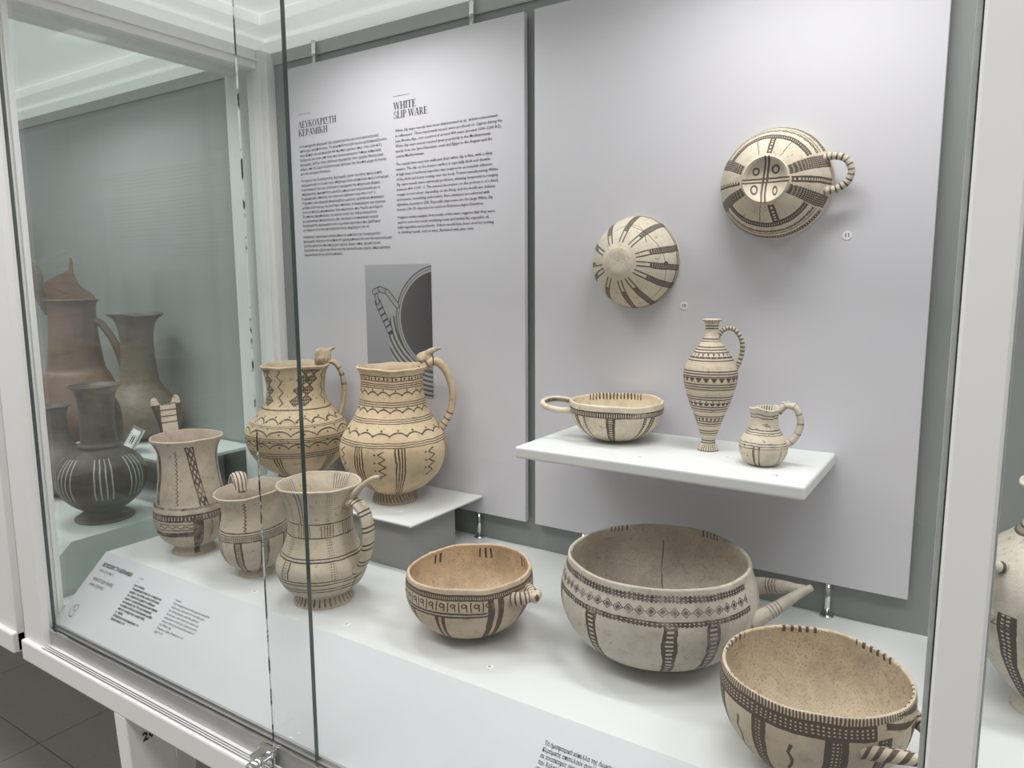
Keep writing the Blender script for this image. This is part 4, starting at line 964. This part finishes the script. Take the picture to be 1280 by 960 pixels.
def p11(u, z):
    m = hline(z, 0.0590, 0.0007) | hline(z, 0.0625, 0.0007) | hline(z, 0.0445, 0.0007) | hline(z, 0.0415, 0.0007) | hline(z, 0.0390, 0.0006) | hline(z, 0.0295, 0.0006) | hline(z, 0.0265, 0.0006) | hline(z, 0.0235, 0.0005)
    m = m | vstripe(u, z, -0.06, 0.007, 0.001, 0.027) | vstripe(u, z, 0.13, 0.007, 0.001, 0.027) | vstripe(u, z, -0.025, 0.006, 0.001, 0.027)
    return m
M11 = pottery('painted_slip_worn_juglet', p11, (0.60, 0.535, 0.43), wear=0.42, speck=0.8,
              paint_in=lambda u, z: rng(z, 0.055, 0.07) & (per(u, 30) < 0.4) & near(absx(u), 0.46, 0.07))
v = vessel('juglet', -0.2181, 0.8913, ZS, 'little round-bodied juglet with knobbly loop handle on white shelf', 'juglet', G_POT)
lathe('body', [(0.0, 0.012), (0.001, 0.0165), (0.006, 0.0230), (0.014, 0.0272), (0.022, 0.0285), (0.030, 0.0265), (0.038, 0.0220), (0.045, 0.0178), (0.052, 0.0160), (0.060, 0.0158), (0.066, 0.0170), (0.069, 0.0180)], M11, v, 0.0028, rim_wob=0.0012, r_wob=0.008, seed=11, seg=80)
hd = sweep('handle', rz(88, [(0.0155, 0.0650), (0.0240, 0.0735), (0.0350, 0.0705), (0.0405, 0.0580), (0.0395, 0.0440), (0.0320, 0.0310), (0.0240, 0.0250)]), [0.0050, 0.0052, 0.0048, 0.0048, 0.0055], [0.0042, 0.0040, 0.0040, 0.0042, 0.0048], pottery('painted_slip_knobbly_handle', handle_paint(12, 0.18), (0.58, 0.52, 0.43), wear=0.5), v, ref=tn)
for a, b in ((0.021, 0.0765), (0.027, 0.0775), (0.033, 0.0755)):
    rough_knob('bead', hd, tuple(rz(88, [(a, b)])[0]), (0.0018, 0.0018, 0.0016), M11, int(a*1e4))

# --- two bowls fixed to the panel, base towards the aisle
def wall_vessel(name, x, zc, depth, label, sc=1.0):
    o = empty(name, (x, 1.0, Z0+zc), label, 'bowl', G_POT)
    o.matrix_world = Matrix(((1, 0, 0, x), (0, 0, 1, 1.0-depth), (0, -1, 0, Z0+zc), (0, 0, 0, 1)))
    o.matrix_world = o.matrix_world @ Matrix.Diagonal((sc, sc, 1, 1))
    return o
def pw10(u, z):
    m = None
    rr = X.op('SQRT', X.op('MAXIMUM', z, 0.0))*0.185 + 0.019           # radius at this height
    for u0 in (-0.33, -0.235, -0.145, -0.045, 0.02, 0.085, 0.175, 0.245, 0.34, 0.43, 0.49, -0.43):
        d = (u - u0)*(rr*6.283)
        k = near(d, 0.0, 0.0042) & rng(z, 0.0045, 0.062)
        k = k & inv((near(d, 0.0, 0.0030) & (per(d, 620) < 0.34) & (per(z, 380) < 0.4)))
        k = k & inv(near(d, 0.0, 0.0020) & rng(z, 0.0, 0.016))
        m = k if m is None else (m | k)
    m = m | (rng(z, 0.0565, 0.0630) & near(u, 0.03, 0.26) & inv(near(z, 0.0600, 0.0010)))
    m = m | (hyp((u - 0.008)*0.40, z - 0.036) < 0.0034) | (near(sinx(u*9.0)*0.010 + 0.034, z, 0.0004) & near(u, 0.0, 0.22)) | (near(sinx(u*23.0)*0.006 + 0.022, z, 0.0004) & near(u, -0.2, 0.1))
    return m
MW10 = pottery('painted_slip_radial_bowl', pw10, (0.66, 0.60, 0.49), wear=0.28, stain=0.18)
v = wall_vessel('wall_bowl', -0.4335, 0.0282, 0.0685, 'footless bowl with radiating hatched stripes fixed to grey panel')
lathe('body', [(0.0, 0.019), (0.0018, 0.0215), (0.010, 0.0345), (0.022, 0.0470), (0.036, 0.0565), (0.050, 0.0625), (0.062, 0.0655), (0.0675, 0.0655)], MW10, v, 0.003, r_wob=0.004, rim_wob=0.0, seed=21)

def pw11(u, z):
    rr = X.op('SQRT', X.op('MAXIMUM', z, 0.0))*0.19 + 0.028
    m = (rng(z, 0.0165, 0.0225) & inv((per(u, 120) < 0.25) & near(z, 0.0195, 0.0010))) | (rng(z, 0.0400, 0.0470) & inv((per(u, 120) < 0.3) & near(z, 0.0435, 0.0016)))
    m = m | wave(u, z, 0.0300, 20, 0.0012, 0.0008) | wave(u, z, 0.0300, -20, 0.0012, 0.0008) | hline(z, 0.0345, 0.0007)
    m = m & inv(near(u, 0.005, 0.085)) & inv(near(absx(u), 0.5, 0.085))
    for u0, wd in ((-0.052, 0.0075), (0.066, 0.0072), (0.432, 0.0066), (-0.432, 0.0066)):
        d = (u - u0)*(rr*6.283)
        m = m | (near(d, 0.0, wd) & rng(z, 0.0025, 0.046) & inv((per(d, 420) < 0.36) & (per(z, 420) < 0.42)))
    for u0, wd in ((-0.235, 0.0040), (0.215, 0.0045), (0.495, 0.0040), (0.008, 0.0042)):
        d = (u - u0)*(rr*6.283)
        m = m | (near(d, 0.0, wd) & inv(near(d, 0.0, wd*0.35) & (per(z, 420) < 0.55)) & rng(z, 0.0035, 0.046 if abs(u0) < 0.1 or u0 > 0.4 else 0.018))
    for u0 in (-0.30, -0.165, 0.275):
        m = m | (near(absx(sinx(z*900.0))*0.003 + u0, u, 0.0018) & rng(z, 0.003, 0.016))
    return m
MW11 = pottery('painted_slip_ringed_bowl', pw11, (0.63, 0.56, 0.45), wear=0.26, stain=0.25)
def disc_mat():
    m, nt, b = new_mat('painted_slip_cross_base')
    tc = nt.nodes.new('ShaderNodeTexCoord'); ob = tc.outputs['Object']
    sp = nt.nodes.new('ShaderNodeSeparateXYZ'); L_(nt, ob, sp.inputs[0])
    nz = X(noise(nt, ob, 40, 2)) - 0.5
    x, y = X(sp.outputs[0]) + nz*0.004, X(sp.outputs[1]) + nz*0.003
    yy = y - 0.0015; xx = x + y*0.22 - y*absx(y)*6.0
    m_ = near(yy, -0.0022, 0.0011) | near(yy, 0.0022, 0.0011) | near(xx, -0.0024, 0.0013) | near(xx, 0.0024, 0.0013)
    for cx, cy, a, bb in ((-0.012, -0.0105, 1.0, 1.0), (0.013, -0.0115, 1.0, 0.85), (-0.0135, 0.0125, 1.1, 0.8), (0.0125, 0.0150, 1.6, 0.8)):
        q = hyp((x-cx)*a, (y-cy)*bb); m_ = m_ | near(q, 0.0040, 0.0011)
    m_ = m_ | near(hyp(x, y), 0.0, 0.0)
    big = noise(nt, ob, 30, 4)
    base = ramp(nt, big, [(0.3, (0.52, 0.44, 0.34)), (0.7, (0.68, 0.60, 0.48))])
    L_(nt, mixc(nt, m_*0.92, base, PAINT), b.inputs['Base Color']); b.inputs['Roughness'].default_value = 0.65
    bump(nt, b, X(noise(nt, ob, 260, 3)), 0.3, 0.0008)
    return m
v = wall_vessel('wall_bowl', -0.2415, 0.1240, 0.0600, 'bowl with round cross-marked base and loop handle fixed to grey panel', 0.955)
lathe('body', [(0.0008, 0.0285), (0.003, 0.0320), (0.010, 0.0455), (0.020, 0.0570), (0.032, 0.0660), (0.044, 0.0715), (0.054, 0.0735), (0.0590, 0.0730)], MW11, v, 0.0035, r_wob=0.003, rim_wob=0.0, seed=22, bottom=False)
lathe('base_disc', [(0.0075, 0.0), (0.0070, 0.008), (0.0052, 0.016), (0.0022, 0.0235), (0.0002, 0.0272), (-0.0006, 0.0288), (0.0012, 0.0300)], disc_mat(), v, 0.003, closed_top=True)
sweep('handle', rtz(-5, [(0.064, -0.020, 0.040), (0.076, -0.021, 0.038), (0.090, -0.015, 0.038), (0.096, -0.001, 0.039), (0.091, 0.013, 0.040), (0.078, 0.020, 0.040), (0.062, 0.021, 0.038)]), [0.0055, 0.0042, 0.0040, 0.0042, 0.0055], [0.0055, 0.0045, 0.0042, 0.0045, 0.0055], pottery('painted_slip_dotted_loop', phandle(24), (0.58, 0.52, 0.42), wear=0.4), v, ref=(0, 0, 1))

# --- jar beyond the mullion
def p14(u, z):
    m = None
    for u0, wd in ((-0.082, 0.019), (0.06, 0.017), (0.2, 0.017), (-0.4, 0.017), (0.4, 0.017)):
        k = near(u, u0, wd) & rng(z, 0.012, 0.120) & inv((per(z, 230) < 0.4) & near(u, u0, wd*0.55) & (per(u-u0, 90) < 0.6)); m = k if m is None else (m | k)
    m = m | (rng(z, 0.190, 0.198) & inv((per(u, 90) < 0.4) & near(z, 0.194, 0.002))) | vstripe(u, z, -0.19, 0.008, 0.02, 0.150) | (hline(z, 0.105, 0.0006) & near(u, -0.12, 0.05))
    return m
M14 = pottery('painted_slip_jar', p14, (0.52, 0.49, 0.42), wear=0.25)
v = vessel('jar', 0.0815, 0.900, ZD, 'tall cream jar with dark vertical hatched bands beyond white mullion', 'jar', G_POT)
lathe('body', [(0.006, 0.026), (0.012, 0.028), (0.035, 0.048), (0.065, 0.067), (0.095, 0.0775), (0.125, 0.0800), (0.150, 0.0755), (0.172, 0.062), (0.188, 0.045), (0.200, 0.036), (0.216, 0.034), (0.232, 0.037), (0.242, 0.043)], M14, v, 0.005, rim_wob=0.001, r_wob=0.004, seed=14)
lathe('foot', [(0.0, 0.034), (0.004, 0.033), (0.010, 0.028), (0.014, 0.027)], M14, v, 0.004, closed_top=True)
Mh14 = pottery('painted_slip_jar_lug', phandle(16), (0.55, 0.51, 0.44), paint=(0.06, 0.045, 0.035), wear=0.2)
hd = sweep('handle', rz(-42, [(0.076, 0.112), (0.098, 0.120), (0.107, 0.142), (0.096, 0.164), (0.068, 0.162)]), [0.006, 0.0055, 0.0055, 0.006], [0.006, 0.0055, 0.0055, 0.006], Mh14, v, ref=(0, 0, 1))
rough_knob('handle_knob', hd, tuple(rz(-42, [(0.090, 0.174)])[0]), (0.006, 0.006, 0.007), Mh14, 14)
sweep('handle', rtz(118, [(0.071, -0.018, 0.128), (0.092, -0.018, 0.138), (0.098, 0.0, 0.146), (0.092, 0.018, 0.158), (0.064, 0.018, 0.166)]), [0.006, 0.0055, 0.0055, 0.006], [0.006, 0.0055, 0.0055, 0.006], Mh14, v, ref=(0, 0, 1))

# ------------------------------------------------------------------ dark pottery in the neighbouring case
ZN = ZD - 0.006
G_DARK = 'dark brown vessels in the neighbouring case'
def brown(name, c, fn=None, paint=PAINT, wear=0.3): return pottery(name, fn, c, tuple(q*0.7 for q in c), paint=paint, wear=wear, stain=0.45, rough=0.4, wob=0.5)
B1 = brown('reddish_brown_clay', (0.20, 0.125, 0.090)); B2 = brown('dull_brown_clay', (0.17, 0.135, 0.105)); B4 = brown('dark_umber_clay', (0.13, 0.11, 0.095))
def pN3(u, z):
    m = None
    for u0 in (-0.14, 0.01, 0.14, 0.28, 0.40, -0.27, -0.40):
        k = near(u, u0, 0.040) & (per(u - u0 + 0.04, 1/0.0205) < 0.26) & rng(z, 0.052, 0.128); m = k if m is None else (m | k)
    return m
B3 = brown('dark_grey_brown_clay_with_white_lines', (0.11, 0.09, 0.072), pN3, (0.62, 0.58, 0.50), 0.36)
# front juglet
v = vessel('juglet', -1.4317, 0.7215, ZN, 'dark round juglet with groups of raised white lines', 'juglet', G_DARK)
lathe('body', [(0.010, 0.030), (0.018, 0.034), (0.034, 0.056), (0.055, 0.073), (0.080, 0.080), (0.105, 0.076), (0.125, 0.062), (0.138, 0.043), (0.146, 0.034), (0.160, 0.031), (0.200, 0.0305), (0.235, 0.0325), (0.254, 0.038), (0.262, 0.046)], B3, v, 0.004, seed=31, seg=80, r_wob=0.006)
lathe('foot', [(0.0, 0.052), (0.004, 0.053), (0.010, 0.044), (0.018, 0.032)], B3, v, 0.004, closed_top=True, seg=64)
lathe('neck_ring', [(0.142, 0.036), (0.145, 0.0395), (0.149, 0.0385), (0.152, 0.034)], B3, v, 0.003, closed_top=True, seg=64, bottom=True)
sweep('handle', rz(150, [(0.028, 0.235), (0.055, 0.230), (0.075, 0.19), (0.072, 0.14), (0.060, 0.118)]), 0.008, 0.006, B3, v, ref=(0.5, 0.87, 0))
# tall beaked jug
v = vessel('jug', -1.831, 0.885, ZN, 'tall reddish brown jug with upswept beak and handle tab', 'jug', G_DARK)
lathe('body', [(0.0, 0.042), (0.004, 0.055), (0.04, 0.090), (0.09, 0.1035), (0.15, 0.1035), (0.2028, 0.0855), (0.2418, 0.070), (0.2532, 0.063), (0.2727, 0.059), (0.3265, 0.0533), (0.3769, 0.0508), (0.4054, 0.0518), (0.4183, 0.0585)], B1, v, 0.005, seed=32, seg=80)
sweep('handle', rz(78, [(0.047, 0.369), (0.063, 0.357), (0.087, 0.312), (0.100, 0.260), (0.100, 0.212), (0.083, 0.187)]), [0.017, 0.017, 0.019, 0.020], 0.0085, B1, v, ref=(-1, 0.2, 0))
bk = plate('beak_spout', [(-0.055, -0.007), (0.057, -0.007), (0.049, 0.011), (0.022, 0.033), (0.011, 0.063), (0.011, 0.099), (0.006, 0.103), (0.001, 0.072), (-0.025, 0.057), (-0.050, 0.042)], B1, v, (-0.029, 0.0, 0.4183), (0, 1, 0), (-0.1, 0, 1), 0.011)
sweep('handle_tab', rtz(-88, [(0.044, 0.0, 0.388), (0.059, 0.0, 0.426), (0.068, 0.0, 0.469), (0.087, 0.0, 0.500), (0.106, 0.0, 0.485)]), [0.013, 0.014, 0.022, 0.025, 0.013], [0.009, 0.009, 0.010, 0.012, 0.008], B2, v, ref=(0.3, 0, 1))
# wide-mouthed jug standing on the plinth
v = vessel('jug', -1.637, 0.928, ZN+0.100, 'wide-mouthed dull brown jug with long straight neck', 'jug', G_DARK)
lathe('body', [(0.0, 0.036), (0.002, 0.050), (0.014, 0.075), (0.035, 0.086), (0.060, 0.083), (0.090, 0.070), (0.1215, 0.047), (0.145, 0.040), (0.205, 0.035), (0.248, 0.037), (0.274, 0.045), (0.286, 0.060)], B2, v, 0.005, seed=33, seg=80, rim_wob=0.002)
sweep('handle', rz(-165, [(0.034, 0.245), (0.058, 0.235), (0.078, 0.19), (0.082, 0.14), (0.074, 0.08)]), 0.012, 0.007, B2, v, ref=(-0.26, 0.97, 0))
# squat dark jug
v = vessel('jug', -1.686, 0.760, ZN, 'squat dark umber jug with small arched handle beside corner post', 'jug', G_DARK)
lathe('body', [(0.004, 0.034), (0.008, 0.036), (0.022, 0.058), (0.042, 0.070), (0.068, 0.068), (0.092, 0.053), (0.106, 0.036), (0.124, 0.026), (0.160, 0.023), (0.185, 0.025), (0.194, 0.034)], B4, v, 0.004, seed=34, seg=80)
lathe('foot', [(0.0, 0.044), (0.003, 0.044), (0.007, 0.036), (0.010, 0.033)], B4, v, 0.004, closed_top=True, seg=64)
sweep('handle', rz(-85, [(0.022, 0.172), (0.046, 0.172), (0.065, 0.142), (0.065, 0.110), (0.050, 0.088)]), 0.009, 0.006, B4, v, ref=(-1, 0, 0))
# low shelf plate with a framed picture
nr = empty('display_riser', (-1.52, 0.915, Z0+ZN), 'white plinth with thin plate under framed picture card', 'plinth')
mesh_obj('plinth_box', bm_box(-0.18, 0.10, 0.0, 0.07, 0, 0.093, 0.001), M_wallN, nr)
mesh_obj('top_plate', bm_box(-0.197, 0.174, -0.102, 0.094, 0.093, 0.100, 0.001), M_deck, nr)
pc = empty('picture_card', (-1.515, 0.817, Z0+ZN+0.100), 'small tilted framed card with dark figures and text', 'card', rot=(math.radians(-32), 0, math.radians(-14)))
mesh_obj('card', bm_box(-0.034, 0.034, -0.002, 0.002, 0, 0.058, 0.0008), M_tag, pc)
for a in ((-0.034, 0.034, 0, 0.005), (-0.034, 0.034, 0.053, 0.058), (-0.034, -0.029, 0.005, 0.053), (0.029, 0.034, 0.005, 0.053)):
    mesh_obj('frame_edge', bm_box(a[0], a[1], -0.0035, -0.0018, a[2], a[3], 0.0004), M_alu, pc)
for x in (-0.006, 0.006):
    bm = bmesh.new(); bmesh.ops.create_circle(bm, cap_ends=True, segments=20, radius=1)
    for q in bm.verts: q.co = Vector((x + q.co.x*0.004, -0.0023, 0.030 + q.co.y*0.011))
    mesh_obj('printed_figure', bm, M_ink, pc)
for x in (-0.026, 0.014):
    for k in range(6):
        mesh_obj('printed_line', bm_box(x, x+0.012, -0.0023, -0.0019, 0.016+k*0.005, 0.0172+k*0.005), M_greyink, pc)
